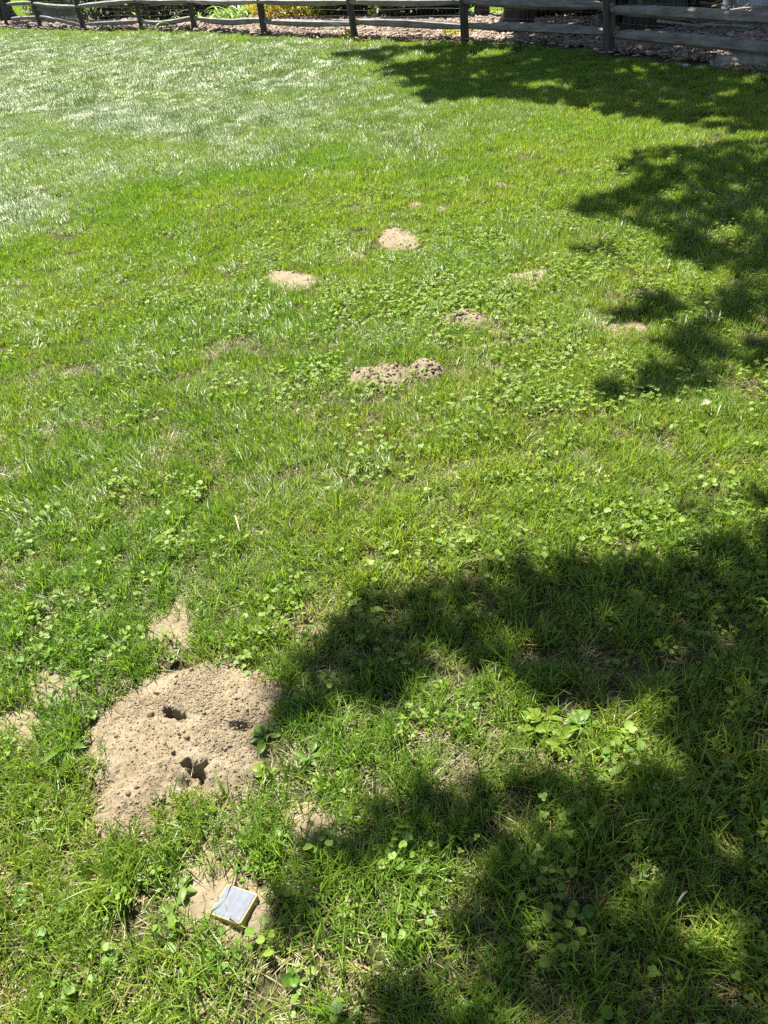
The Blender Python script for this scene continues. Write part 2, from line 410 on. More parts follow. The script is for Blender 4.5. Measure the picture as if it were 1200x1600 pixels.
for si, (poly, keep, H, label, grey, ncr, ncl) in enumerate(SOIL):
    pits = PITS if si == 0 else ()
    mat = M_soil_grey if grey else M_soil
    dist = math.hypot(*poly.mean(0))
    step = 0.0027 if si == 0 else max(0.005, 0.0022 * dist)
    x0, y0 = poly.min(0) - .045; x1, y1 = poly.max(0) + .045
    gx = np.arange(x0, x1, step); gy = np.arange(y0, y1, step)
    X, Y = np.meshgrid(gx, gy); h, d = mound_height(X.ravel(), Y.ravel(), poly, H, 100 + si * 13, pits)
    Zg = h + ground_z(X.ravel(), Y.ravel()) + 0.002
    n = len(gx); ii = (np.arange(len(gy) - 1)[:, None] * n + np.arange(n - 1)[None]).ravel()
    Fq = np.stack([ii, ii + 1, ii + n + 1, ii + n], 1)
    Fq = Fq[(d[Fq] > -0.02).any(1)]
    used = np.unique(Fq); remap = np.zeros(len(d), np.int32); remap[used] = np.arange(len(used))
    c0 = poly.mean(0)
    V = np.stack([X.ravel() - c0[0], Y.ravel() - c0[1], Zg], 1)[used]
    nm = 'molehill' if H >= 0.015 and keep < .2 else 'bare_soil_patch'
    mo = obj(nm, mesh_np(nm, V, remap[Fq], mat), loc=(c0[0], c0[1], 0))
    tag(mo, label, 'molehill' if nm == 'molehill' else 'soil patch', 'molehills and bare soil in the lawn')
    # crumbs
    rs = np.random.default_rng(300 + si)
    P = np.column_stack([rs.uniform(x0, x1, ncr * 4), rs.uniform(y0, y1, ncr * 4)])
    hz, dd = mound_height(P[:, 0], P[:, 1], poly, H, 100 + si * 13, pits)
    w = (dd > -0.045) & (rs.random(len(P)) < (0.22 + 0.78 * np.clip(fbm(P[:, 0], P[:, 1], 9, 77, 3) * 4.5 - 1.9, 0, 1)) * np.clip(1 + dd / .045, 0, 1))
    hz = np.where(dd < -.008, -.001, hz)
    if si == 0:
        for (cx, cy, rx, ry, dep, pw) in PITS: w &= ~((dep > .03) & (((P[:, 0] - cx) / rx) ** 2 + ((P[:, 1] - cy) / ry) ** 2 < 1.3))
    P = P[w][:ncr]; hz = hz[w][:ncr]
    sz = np.clip(rs.lognormal(math.log(0.0015), 0.5, len(P)), .0006, .0052) * (1.0 if si < 7 else 1.5)
    if grey: sz *= 1.25
    pos = np.column_stack([P[:, 0] - c0[0], P[:, 1] - c0[1], hz + ground_z(P[:, 0], P[:, 1]) + 0.002 + sz * 0.05])
    T = ICO1 * np.array([1, .9, .75]) * (1 + .5 * (np.random.default_rng(5).random((12 if len(ICO1) == 12 else len(ICO1), 1)) - .5))
    V, F, _ = batch(T, [ICO1F], pos, rot_mats(len(pos), rs), sz[:, None] * rs.uniform(.7, 1.2, (len(pos), 3)))
    tag(obj('soil_crumbs', mesh_np('soil_crumbs', V, F, mat), mo), kind='stuff')
    for k in range(ncl):
        for _try in range(40):
            a = rs.uniform(0, 1, 2) * (poly.max(0) - poly.min(0)) + poly.min(0)
            if polydist(np.array([a[0]]), np.array([a[1]]), poly)[0] > 0.015: break
        hz, _ = mound_height(np.array([a[0]]), np.array([a[1]]), poly, H, 100 + si * 13, pits)
        s = rs.uniform(.003, .0075) if si < 7 else rs.uniform(.006, .013)
        c = obj('soil_clod', clod_meshes[k % 5][1 if grey else 0], mo, (a[0] - c0[0], a[1] - c0[1], hz[0] + s * .35))
        c.scale = (s, s, s); c.rotation_euler = tuple(rs.uniform(0, 6, 3))

# ------------------------------------------------------------------ grass
def blades(n, radius, h0, h1, w0, w1, lean, curve, rng, lay=None, straw=0.06, levels=3, frac=1.0):
    """one tuft: n ribbons; lay=(angle,spread) makes them lean along +x"""
    rr = radius * np.sqrt(rng.random(n)); th = rng.uniform(0, 6.283, n)
    bx, by = rr * np.cos(th), rr * np.sin(th)
    az = rng.uniform(0, 6.283, n)
    ln = np.abs(rng.normal(lean, lean * .5, n)); cv = np.abs(rng.normal(curve, curve * .6, n))
    if lay is not None:
        ly = rng.random(n) < frac
        az = np.where(ly, rng.normal(0, lay[1], n), az); ln = np.where(ly, rng.normal(lay[0], 0.2, n), np.abs(rng.normal(.42, .2, n))); cv = np.where(ly, np.abs(rng.normal(.35, .22, n)), cv * .35)
    st = rng.random(n) < straw
    ln = np.where(st, rng.uniform(.9, 1.4, n), ln)
    az = np.where(st, rng.uniform(0, 6.283, n), az)
    H = rng.uniform(h0, h1, n); W = rng.uniform(w0, w1, n) * .5
    nl = levels + 1
    ang = ln; p = np.stack([bx, by, np.full(n, -0.004)], 1)
    Vs = []
    tw = rng.normal(0, .5 if lay is None else .16, n)
    prof = {3: [1, .95, .65, 0.06], 2: [1, .85, 0.05]}[levels]
    for l in range(nl):
        sx, sy = -np.sin(az + tw), np.cos(az + tw)
        w = W * prof[l]
        Vs.append(np.stack([p[:, 0] + sx * w, p[:, 1] + sy * w, p[:, 2]], 1)); Vs.append(np.stack([p[:, 0] - sx * w, p[:, 1] - sy * w, p[:, 2]], 1))
        step = H / levels
        p = p + np.stack([np.sin(ang) * np.cos(az) * step, np.sin(ang) * np.sin(az) * step, np.maximum(np.cos(ang), -.15) * step], 1)
        ang = np.minimum(ang + cv, 1.75)
    V = np.stack(Vs, 1)                      # n, 2*nl, 3
    k = 2 * nl; off = (np.arange(n) * k)[:, None]
    F = np.concatenate([off + np.array([[2 * l, 2 * l + 1, 2 * l + 3, 2 * l + 2]]) for l in range(levels)])
    g = rng.random(n)[:, None]; y = rng.random(n)[:, None]
    c = np.array([0.064, 0.150, 0.009]) * (1 - g) + np.array([0.232, 0.340, 0.036]) * g
    c = c * (0.8 + .4 * y)
    strawc = np.array([0.32, 0.27, 0.135]) * (0.7 + .5 * y)
    c = np.where(st[:, None], strawc, c)
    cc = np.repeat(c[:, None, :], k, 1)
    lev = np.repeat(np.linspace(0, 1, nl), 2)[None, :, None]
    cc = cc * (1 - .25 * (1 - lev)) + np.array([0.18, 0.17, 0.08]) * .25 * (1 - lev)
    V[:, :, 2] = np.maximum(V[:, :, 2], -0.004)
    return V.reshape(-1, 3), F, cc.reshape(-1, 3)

def make_set(name, builders, mat):
    c = bpy.data.collections.new(name)
    for i, b in enumerate(builders):
        V, F, cc = b
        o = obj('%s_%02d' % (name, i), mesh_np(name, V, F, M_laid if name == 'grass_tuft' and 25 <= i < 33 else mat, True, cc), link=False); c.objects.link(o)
    return c

rg = np.random.default_rng(11)
B = []
for k in range(8): B.append(blades(43, .036,   .034, .078, .0022, .0040, .42, .28, rg, straw=.09))                       # 0-7 near upright
for k in range(3): B.append(blades(26, .040, .030, .065, .0014, .0028, .85, .30, rg, straw=.75))                       # 8-10 dry, sparse
for k in range(5): B.append(blades(70, .055, .030, .056, .0021, .0034, .46, .28, rg, straw=.04, levels=2))            # 11-15 mid
for k in range(5): B.append(blades(200, .10, .030, .055, .0028, .0042, .48, .28, rg, straw=.03, levels=2))            # 16-20 far
for k in range(4): B.append(blades(340, .20, .035, .060, .0042, .0066, .5, .28, rg, straw=.02, levels=2))             # 21-24 very far
for k in range(4): B.append(blades(190, .10, .042, .070, .0028, .0042, .95, .25, rg, lay=(.68, .38), straw=.05, levels=2, frac=(.45, .7, .9, 1.)[k]))   # 25-28 far, laid over
for k in range(4): B.append(blades(340, .20, .045, .072, .0042, .0066, .95, .25, rg, lay=(.68, .38), straw=.04, levels=2, frac=(.45, .7, .9, 1.)[k]))   # 29-32 very far laid
for k in range(3): B.append(blades(26, .022, .07, .115, .0026, .0042, .45, .22, rg, straw=.02))                        # 33-35 taller clumps
for k in range(3): B.append(blades(46, .055, .025, .06, .0010, .0022, 1.2, .12, rg, straw=1.0, levels=2))                  # 36-38 flat thatch
grass_set = make_set('grass_tuft', B, M_grass)

def geo_instances(o, coll):
    ng = bpy.data.node_groups.new('scatter', 'GeometryNodeTree')
    ng.interface.new_socket('Geometry', in_out='INPUT', socket_type='NodeSocketGeometry')
    ng.interface.new_socket('Geometry', in_out='OUTPUT', socket_type='NodeSocketGeometry')
    gi = ng.nodes.new('NodeGroupInput'); go = ng.nodes.new('NodeGroupOutput')
    ci = ng.nodes.new('GeometryNodeCollectionInfo'); ci.inputs['Collection'].default_value = coll
    ci.inputs['Separate Children'].default_value = True; ci.inputs['Reset Children'].default_value = True
    ip = ng.nodes.new('GeometryNodeInstanceOnPoints'); ip.inputs['Pick Instance'].default_value = True
    def at(nm, ty):
        a = ng.nodes.new('GeometryNodeInputNamedAttribute'); a.data_type = ty; a.inputs['Name'].default_value = nm
        return a.outputs['Attribute']
    L = ng.links
    L.new(gi.outputs[0], ip.inputs['Points']); L.new(ci.outputs[0], ip.inputs['Instance'])
    sg = ng.nodes.new('GeometryNodeSeparateGeometry'); sg.domain = 'INSTANCE'
    rz = ng.nodes.new('GeometryNodeRealizeInstances'); jn = ng.nodes.new('GeometryNodeJoinGeometry')
    L.new(at('idx', 'INT'), ip.inputs['Instance Index']); L.new(at('rot', 'FLOAT_VECTOR'), ip.inputs['Rotation'])
    L.new(at('scl', 'FLOAT_VECTOR'), ip.inputs['Scale'])
    L.new(ip.outputs[0], sg.inputs['Geometry']); L.new(at('near', 'BOOLEAN'), sg.inputs['Selection'])
    L.new(sg.outputs['Selection'], rz.inputs[0]); L.new(rz.outputs[0], jn.inputs[0]); L.new(sg.outputs['Inverted'], jn.inputs[0])
    L.new(jn.outputs[0], go.inputs[0])
    md = o.modifiers.new('scatter', 'NODES'); md.node_group = ng

def points_obj(name, P, idx, rot, scl, tint, coll, label, cat, near_y=-99):
    me = bpy.data.meshes.new(name); me.vertices.add(len(P)); me.vertices.foreach_set('co', P.astype(np.float32).ravel())
    a = me.attributes.new('idx', 'INT', 'POINT'); a.data.foreach_set('value', idx.astype(np.int32))
    a = me.attributes.new('rot', 'FLOAT_VECTOR', 'POINT'); a.data.foreach_set('vector', rot.astype(np.float32).ravel())
    a = me.attributes.new('scl', 'FLOAT_VECTOR', 'POINT'); a.data.foreach_set('vector', scl.astype(np.float32).ravel())
    a = me.attributes.new('tint', 'FLOAT', 'POINT'); a.data.foreach_set('value', np.clip(tint, 0, 1).astype(np.float32))
    a = me.attributes.new('near', 'BOOLEAN', 'POINT'); a.data.foreach_set('value', (P[:, 1] < near_y))
    o = obj(name, me); geo_instances(o, coll)
    return tag(o, label, cat, kind='stuff')

def in_view(x, y, mx=0.6):
    lo = -0.62 - .337 * y - mx - .03 * np.abs(y); hi = .30 + .485 * y + mx + .03 * np.abs(y)
    return (x > lo) & (x < hi)

def soil_keep(x, y):
    k = np.ones(x.shape)
    for poly, keep, *_ in SOIL:
        b0 = poly.min(0) - .1; b1 = poly.max(0) + .1
        s = (x > b0[0]) & (x < b1[0]) & (y > b0[1]) & (y < b1[1])
        if not s.any(): continue
        d = polydist(x[s], y[s], poly) + (fbm(x[s], y[s], 17, 5, 3) - .5) * min(.085, .24 * np.ptp(poly[:, 0])) + (.012 if poly[0][1] > 2.5 else (.02 if poly is big_mound else 0))
        k[s] = np.minimum(k[s], keep + (1 - keep) * np.clip(1 - (d + .008) / .025, 0, 1))
    return k

# mower stripes: where the grass is laid over, pointing away
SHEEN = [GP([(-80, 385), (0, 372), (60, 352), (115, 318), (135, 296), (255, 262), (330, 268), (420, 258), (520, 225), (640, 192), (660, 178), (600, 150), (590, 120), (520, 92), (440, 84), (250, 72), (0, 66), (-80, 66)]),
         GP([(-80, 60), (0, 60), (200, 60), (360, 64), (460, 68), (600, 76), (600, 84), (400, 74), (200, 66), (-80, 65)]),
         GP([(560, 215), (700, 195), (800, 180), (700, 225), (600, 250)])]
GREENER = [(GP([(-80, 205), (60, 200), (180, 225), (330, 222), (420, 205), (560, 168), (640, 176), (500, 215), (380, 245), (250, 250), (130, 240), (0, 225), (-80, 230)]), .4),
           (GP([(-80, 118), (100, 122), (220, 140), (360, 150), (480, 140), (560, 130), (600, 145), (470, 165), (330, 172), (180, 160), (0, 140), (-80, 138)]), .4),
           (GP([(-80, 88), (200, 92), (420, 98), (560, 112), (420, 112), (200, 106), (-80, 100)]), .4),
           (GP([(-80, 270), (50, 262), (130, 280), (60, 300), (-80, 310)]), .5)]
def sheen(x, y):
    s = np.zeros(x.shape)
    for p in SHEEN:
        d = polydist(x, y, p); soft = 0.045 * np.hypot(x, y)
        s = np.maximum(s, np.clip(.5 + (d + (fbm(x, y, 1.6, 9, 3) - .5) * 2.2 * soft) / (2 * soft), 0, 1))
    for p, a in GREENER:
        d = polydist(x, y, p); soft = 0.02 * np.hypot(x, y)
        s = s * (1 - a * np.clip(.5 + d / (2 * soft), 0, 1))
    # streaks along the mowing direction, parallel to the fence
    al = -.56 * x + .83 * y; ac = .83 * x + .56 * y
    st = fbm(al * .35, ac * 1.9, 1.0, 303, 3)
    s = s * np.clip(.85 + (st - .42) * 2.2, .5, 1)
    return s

ZONES = [(-0.30, 2.2, 720), (2.2, 5.0, 350), (5.0, 12, 130), (12, 40, 40)]
PX, PI_, PR, PS, PT = [], [], [], [], []
for zi, (y0, y1, dens) in enumerate(ZONES):
    xl = -.62 - .37 * y1 - 1; xh = .3 + .52 * y1 + 1
    if zi == 3: xl, xh = -16, 7
    n = int((xh - xl) * (y1 - y0) * dens)
    x = rg.uniform(xl, xh, n); y = rg.uniform(y0, y1, n)
    k = in_view(x, y) & (polydist(x, y, lawn_poly) > (-.03 - .02 * (zi == 3)))
    x, y = x[k], y[k]
    clump = fbm(x, y, 5.0, 21, 3)
    thin = np.clip((0.74 if zi == 0 else .9) + 1.0 * clump, 0, 1) if zi < 2 else np.clip(.75 + .6 * clump, 0, 1)
    k = rg.random(len(x)) < soil_keep(x, y) * thin
    x, y = x[k], y[k]; n = len(x)
    sh = sheen(x, y) if zi >= 1 else np.zeros(n)
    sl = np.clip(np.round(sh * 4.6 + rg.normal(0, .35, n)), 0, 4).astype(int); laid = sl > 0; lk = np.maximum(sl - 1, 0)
    rot = np.zeros((n, 3)); rot[:, 2] = rg.uniform(0, 6.283, n); rot[:, 0] = rg.normal(0, .12, n); rot[:, 1] = rg.normal(0, .12, n)
    s = rg.uniform(.75, 1.2, n) * (0.75 + .55 * fbm(x, y, 3.1, 61, 2))
    scl = np.column_stack([s, s, s * rg.uniform(.85, 1.15, n)])
    tint = .5 + (fbm(x, y, 1.1, 41, 4) - .5) * 1.5 + rg.normal(0, .13, n)
    right = np.clip((x - 0.05 * y) / (0.6 + .12 * y) + .3, 0, 1)
    tint += .42 * right * np.clip(1.6 - .14 * y, .3, 1) - .10
    if zi == 0:
        idx = rg.integers(0, 8, n)
        dryp = (np.clip((fbm(x, y, 3.3, 71, 3) - .55) * 2.6, 0, .6) + .04) * np.clip(1.5 - .5 * y, .3, 1)
        dry = rg.random(n) < dryp
        idx = np.where(dry, rg.integers(8, 11, n), idx)
        tall = (rg.random(n) < .035 + .10 * np.clip((fbm(x, y, 2.3, 88, 2) - .55) * 4, 0, 1)) & ~dry
        idx = np.where(tall, rg.integers(33, 36, n), idx)
    elif zi == 1:
        idx = rg.integers(11, 16, n)
        dry = rg.random(n) < np.clip((fbm(x, y, 2.3, 71, 3) - .6) * 1.2, 0, .2) + .01
        idx = np.where(dry, rg.integers(8, 11, n), idx)
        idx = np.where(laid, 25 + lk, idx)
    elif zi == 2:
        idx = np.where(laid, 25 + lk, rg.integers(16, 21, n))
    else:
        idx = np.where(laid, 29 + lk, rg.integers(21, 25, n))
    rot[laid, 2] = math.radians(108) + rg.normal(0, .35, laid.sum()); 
    tint[laid] += .15  # lightens laid tufts, the coloured share of the stripe sheen
    PX.append(np.column_stack([x, y, ground_z(x, y)])); PI_.append(idx); PR.append(rot); PS.append(scl); PT.append(tint)
n = 3400; x = rg.uniform(-2.6, 2.6, n); y = rg.uniform(-.35, 3.6, n)
k = in_view(x, y) & (rg.random(n) < np.maximum(soil_keep(x, y), .0)); x, y = x[k], y[k]; n = len(x); s = rg.uniform(.8, 1.3, n)
PX.append(np.column_stack([x, y, ground_z(x, y) + .003])); PI_.append(rg.integers(36, 39, n)); PR.append(np.column_stack([np.zeros(n), np.zeros(n), rg.uniform(0, 6.28, n)]))
PS.append(np.column_stack([s, s, s * .7])); PT.append(rg.uniform(0, .6, n))
print('grass tufts', [len(p) for p in PX])
points_obj('lawn_grass', np.concatenate(PX), np.concatenate(PI_), np.concatenate(PR), np.concatenate(PS), np.concatenate(PT), grass_set,
           'short mown green grass with pale mower stripes at upper left', 'grass', 3.7)
# grass beyond the fence
n = 9000; x = rg.uniform(-30, 14, n); y = rg.uniform(14, 75, n)
k = in_view(x, y, 1.5) & inpoly(x, y, back_poly) & (rg.random(n) < np.clip(45 / (y + 10), .2, 1)); x, y = x[k], y[k]; n = len(x)
rot = np.column_stack([np.zeros(n), np.zeros(n), rg.uniform(0, 6.28, n)]); s = rg.uniform(1., 1.6, n)
points_obj('back_lawn_grass', np.column_stack([x, y, np.full(n, .016)]), rg.integers(21, 25, n), rot, np.column_stack([s, s, s]), rg.uniform(.4, 1, n), grass_set,
           'short grass of the neighbouring lawn beyond the fence', 'grass')

# ------------------------------------------------------------------ clover and ground ivy
def leaf_disc(n=7, notch=0.0, cup=.12):
    a = np.linspace(0, 2 * math.pi, n, endpoint=False)
    r = np.where(np.abs(a) < .01, 1 - notch, 1.0)
    rim = np.column_stack([-(np.cos(a) * r) + 0.0, np.sin(a) * r, cup * np.sin(2 * a + .5) + .08])
    V = np.vstack([[0, 0, 0], rim]); F = np.array([[0, i + 1, (i + 1) % n + 1] for i in range(n)])
    return V, F

def clover_clump(rng, n, rad, hmax, leafr, kind):
    Vs, Fs, Cs = [], [], []; off = 0
    D, DF = leaf_disc(7 if kind == 'clover' else 9, .45 if kind != 'clover' else .1)
    for i in range(n):
        r = rad * math.sqrt(rng.random()); th = rng.uniform(0, 6.283); h = rng.uniform(.35, 1) * hmax
        c = np.array([r * math.cos(th), r * math.sin(th), h])
        base = rng.uniform(0, 1)
        colr = (np.array([.095, .18, .018]) * (1 - base) + np.array([.18, .255, .040]) * base)
        R = rot_mats(1, rng, .38)[0]
        if kind == 'clover':
            for j in range(3):
                a = j * 2.094 + rng.normal(0, .15); lr = leafr * rng.uniform(.85, 1.15)
                q = np.array([[math.cos(a), -math.sin(a), 0], [math.sin(a), math.cos(a), 0], [0, 0, 1]])
                L = (D * [lr, lr * .85, lr]) + [lr * .95, 0, .0]
                V = (R @ (q @ L.T)).T + c
                Vs.append(V); Fs.append(DF + off); off += len(V); Cs.append(np.repeat(colr[None], len(V), 0))
        else:
            lr = leafr * rng.uniform(.6, 1.25)
            V = (R @ (D * lr).T).T + c
            Vs.append(V); Fs.append(DF + off); off += len(V); Cs.append(np.repeat(colr[None], len(V), 0))
    return np.vstack(Vs), np.vstack(Fs), np.vstack(Cs)

rc = np.random.default_rng(23)
B = [clover_clump(rc, 10, .05, .048, .0048, 'clover') for k in range(5)] + [clover_clump(rc, 8, .05, .045, .0082, 'ivy') for k in range(5)] + \
    [clover_clump(rc, 18, .12, .047, .0050, 'clover') for k in range(4)]
cover_set = make_set('clover_clump', B, M_weed)
PX, PI_, PR, PS, PT = [], [], [], [], []
def cover(y0, y1, dens, near):
    xl = -.62 - .37 * y1 - 1; xh = .3 + .52 * y1 + 1
    n = int((xh - xl) * (y1 - y0) * dens); x = rc.uniform(xl, xh, n); y = rc.uniform(y0, y1, n)
    k = in_view(x, y, .5); x, y = x[k], y[k]
    f = fbm(x, y, 2.6, 131, 3); zone = np.clip((f - .30) * 2.2, 0.12, 1)
    # richer to the right of a line running up the lawn, poorer on the far left
    zone *= np.clip(.30 + (x + .45 * y - .3) / (1.2 + .3 * y), .12 if not near else .45, 1)
    if not near: zone *= np.clip((6.3 - y) / 2.0, 0, 1)
    k = rc.random(len(x)) < zone * (.15 + .85 * soil_keep(x, y)) * (soil_keep(x, y) > .1); x, y = x[k], y[k]; n = len(x)
    g = fbm(x, y, 1.9, 171, 2)
    if near: idx = np.where(rc.random(n) < np.clip((g - .38) * 4, .1, .9), rc.integers(5, 10, n), rc.integers(0, 5, n))
    else: idx = rc.integers(10, 14, n)
    s = rc.uniform(.75, 1.25, n)
    PX.append(np.column_stack([x, y, ground_z(x, y)])); PI_.append(idx); PS.append(np.column_stack([s, s, s]))
    PR.append(np.column_stack([np.zeros(n), np.zeros(n), rc.uniform(0, 6.28, n)])); PT.append(rc.uniform(.1, .9, n))
cover(-.3, 2.4, 330, True); cover(2.4, 6.8, 120, False)
print('cover', [len(p) for p in PX])
points_obj('clover_ground_cover', np.concatenate(PX), np.concatenate(PI_), np.concatenate(PR), np.concatenate(PS), np.concatenate(PT), cover_set,
           'low clover and round-leaved creeping weeds growing among the grass', 'ground cover', 2.2)

# ------------------------------------------------------------------ single broad-leaved weeds
def leaf_mesh(name, L, W, bend, mat, shape='ovate', fold=.3):
    prof = {'ovate': [(.0, .10), (.12, .14), (.28, .55), (.48, 1.0), (.68, .92), (.86, .55), (1, .04)],
            'lance': [(.0, .22), (.15, .45), (.35, .85), (.55, 1.0), (.75, .8), (.9, .42), (1, .03)],
            'round': [(.0, .10), (.06, .55), (.22, .95), (.45, 1.1), (.70, 1.0), (.90, .6), (1, .15)]}[shape]
    V = []; ang = bend[0]; x = z = 0; last = 0; rj = random.Random(int(L * 9e4) + int(bend[0] * 99))
    for t, w in prof:
        ds = (t - last) * L; last = t
        x += math.cos(ang) * ds; z += math.sin(ang) * ds; ang += bend[1] * (ds / L)
        ww = W * .5 * w; wl = ww * rj.uniform(.82, 1.14); wr = ww * rj.uniform(.82, 1.14)
        V += [(x, wl, z + fold * wl + rj.uniform(-.1, .22) * ww), (x, 0, z), (x, -wr, z + fold * wr + rj.uniform(-.1, .22) * ww)]
    F = []
    for i in range(len(prof) - 1):
        a = i * 3
        F += [(a, a + 1, a + 4, a + 3), (a + 1, a + 2, a + 5, a + 4)]
    return mesh_np(name, np.array(V), np.array(F), mat, True)

_leafcache = {}
def weed(px, py, nleaf, L, W, shape, mat, label, up=(.25, .9), seed=0, name='broadleaf_weed', cat='weed', lift=0.008):
    r = np.random.default_rng(seed + int(px) * 7 + int(py)); g = G(px, py)
    q_ = .80 if shape != 'round' else .56
    L *= q_; W *= q_ * .95; nleaf = int(nleaf * (1.3 if shape != 'round' else 1.8))
    key = (L, W, shape, mat.name)
    if key not in _leafcache:
        _leafcache[key] = [leaf_mesh('leaf', L, W, (a, b), mat, shape) for a, b in ((up[0], -.7), ((up[0] + up[1]) / 2, -1.1), (up[1], -1.5), (up[0] * .6, -.2))]
    e = empty(name, (g[0], g[1], float(ground_z(g[0], g[1])) + lift))
    tag(e, label, cat, 'broad-leaved weeds in the lawn')
    for k in range(nleaf):
        o = obj('leaf', _leafcache[key][int(r.integers(0, 4))], e, (r.normal(0, L * .10), r.normal(0, L * .10), r.uniform(0, .012)))
        s = r.uniform(.65, 1.15); o.scale = (s, s * r.uniform(.8, 1.15), s)
        o.rotation_euler = (r.normal(0, .3), r.normal(0, .15), 2 * math.pi * k / nleaf + r.normal(0, .35))
    return e

W_ = [
    (852, 1135, 18, .066, .030, 'ovate', M_leaf_yel, 'largest and rearmost rosette of the sunlit plantain clump in the near shadow'),
    (832, 1142, 16, .060, .027, 'ovate', M_leaf_yel, 'left rosette of the sunlit plantain clump in the near shadow'),
    (872, 1168, 16, .060, .026, 'ovate', M_leaf_yel, 'front rosette of the sunlit plantain clump, closest to the camera'),
    (905, 1140, 16, .058, .024, 'ovate', M_leaf, 'plantain rosette on the right of the large sunlit plantain'),
    (978, 1160, 7, .045, .034, 'round', M_leaf_yel, 'round-leaved sunlit weed right of the plantains in the shadow'),
    (285, 1392, 5, .052, .034, 'round', M_leaf_pale, 'pale green leafy weed left of the solar device'),
    (268, 1425, 4, .040, .030, 'round', M_leaf_pale, 'small pale weed below left of the solar device'),
    (112, 1172, 6, .085, .024, 'lance', M_leaf, 'long-leaved upright weed at the left rim of the large mound'),
    (146, 1126, 5, .036, .030, 'round', M_leaf_pale, 'round-leaved seedling touching the left rim of the large mound'),
    (272, 1036, 7, .030, .022, 'round', M_leaf_pale, 'small round-leaved weed at the top rim of the large mound'),
    (322, 955, 9, .040, .026, 'round', M_leaf, 'leafy weed cluster right of the upper bare patch'),
    (102, 940, 3, .075, .022, 'lance', M_leaf_pale, 'tall single-stem pale leaf in the grass at left'),
    (92, 1046, 5, .040, .024, 'ovate', M_leaf_pale, 'low pale weed in the thin patch at left'),
    (412, 1158, 7, .050, .026, 'ovate', M_leaf, 'dark green weed on the right rim of the large mound'),
    (412, 1215, 8, .046, .024, 'ovate', M_leaf_yel, 'bright weed at the lower right rim of the large mound'),
    (485, 1188, 7, .055, .024, 'ovate', M_leaf, 'mid green plantain between the large mound and the shadow'),
    (446, 1302, 4, .044, .030, 'round', M_leaf_pale, 'grey-green leaf beside the dry sandy patch'),
    (250, 1368, 4, .034, .026, 'round', M_leaf, 'small round weed just below the large mound'),
    (548, 945, 9, .042, .026, 'ovate', M_leaf_yel, 'bright yellow-green weed at the tip of the near shadow'),
    (505, 1228, 5, .040, .024, 'ovate', M_leaf_yel, 'small yellow-green weed above the dry sandy patch'),
    (872, 1052, 5, .050, .030, 'ovate', M_leaf, 'shaded broad leaves in the upper part of the near shadow'),
    (1000, 1100, 4, .065, .024, 'lance', M_leaf, 'shaded long-leaved weed near the right-hand side'),
    (1022, 798, 6, .055, .034, 'ovate', M_leaf_yel, 'bright broad-leaved weed above the near shadow on the right'),
    (772, 758, 8, .060, .034, 'ovate', M_leaf, 'mid green plantain in the sunny middle of the lawn'),
    (742, 634, 5, .065, .036, 'ovate', M_leaf_pale, 'pale broad leaf below right of the double molehill'),
    (1012, 858, 5, .040, .030, 'round', M_leaf_yel, 'round yellow-green leaf at the top edge of the near shadow'),
    (190, 1392, 4, .036, .032, 'round', M_leaf_pale, 'pale round leaves in the clover at lower left'),
    (35, 1408, 4, .036, .034, 'round', M_leaf, 'round leaf pair at the left edge level with the device'),
    (110, 1560, 6, .036, .034, 'round', M_leaf_pale, 'scalloped pale leaves in the bottom left corner'),
    (178, 1500, 6, .034, .032, 'round', M_leaf_pale, 'pale round-leaved weed below left of the device'),
    (1085, 1490, 6, .042, .038, 'round', M_leaf, 'sunlit ivy-like leaves in the small light patch at bottom right'),
    (1100, 1375, 5, .034, .030, 'round', M_leaf, 'dim round leaves in deep shade at the right'),
    (905, 1440, 5, .050, .026, 'ovate', M_leaf, 'shaded plantain low in the near shadow'),
    (875, 1318, 7, .032, .028, 'round', M_leaf_yel, 'half-lit round leaves below the plantains'),
    (690, 1078, 7, .036, .028, 'round', M_leaf_yel, 'sunlit leafy weed under the upper arm of the near shadow'),
    (545, 1425, 6, .040, .026, 'ovate', M_leaf_yel, 'bright seedling in the sunny gap right of the device'),
    (460, 1535, 5, .034, .030, 'round', M_leaf, 'round-leaved weed at the bottom below the device'),
    (722, 1590, 4, .040, .036, 'round', M_leaf, 'round shaded leaf at the bottom edge of the photo'),
    (30, 1040, 4, .048, .024, 'ovate', M_leaf, 'green weed at the left edge above the thin patches'),
    (640, 935, 5, .034, .026, 'round', M_leaf_pale, 'small pale weed on the upper rim of the near shadow'),
    (850, 720, 7, .055, .028, 'ovate', M_leaf, 'leafy green weed right of the sunny plantain'),
    (950, 505, 7, .060, .028, 'ovate', M_leaf, 'dark weed on the straw-dry patch at right'),
    (805, 458, 6, .05, .03, 'round', M_leaf_pale, 'pale weed just below the small molehill at right'),
    (678, 262, 6, .05, .03, 'round', M_leaf, 'lone dark weed far up the lawn near the fence shadow'),
]
for w in W_: weed(*w)

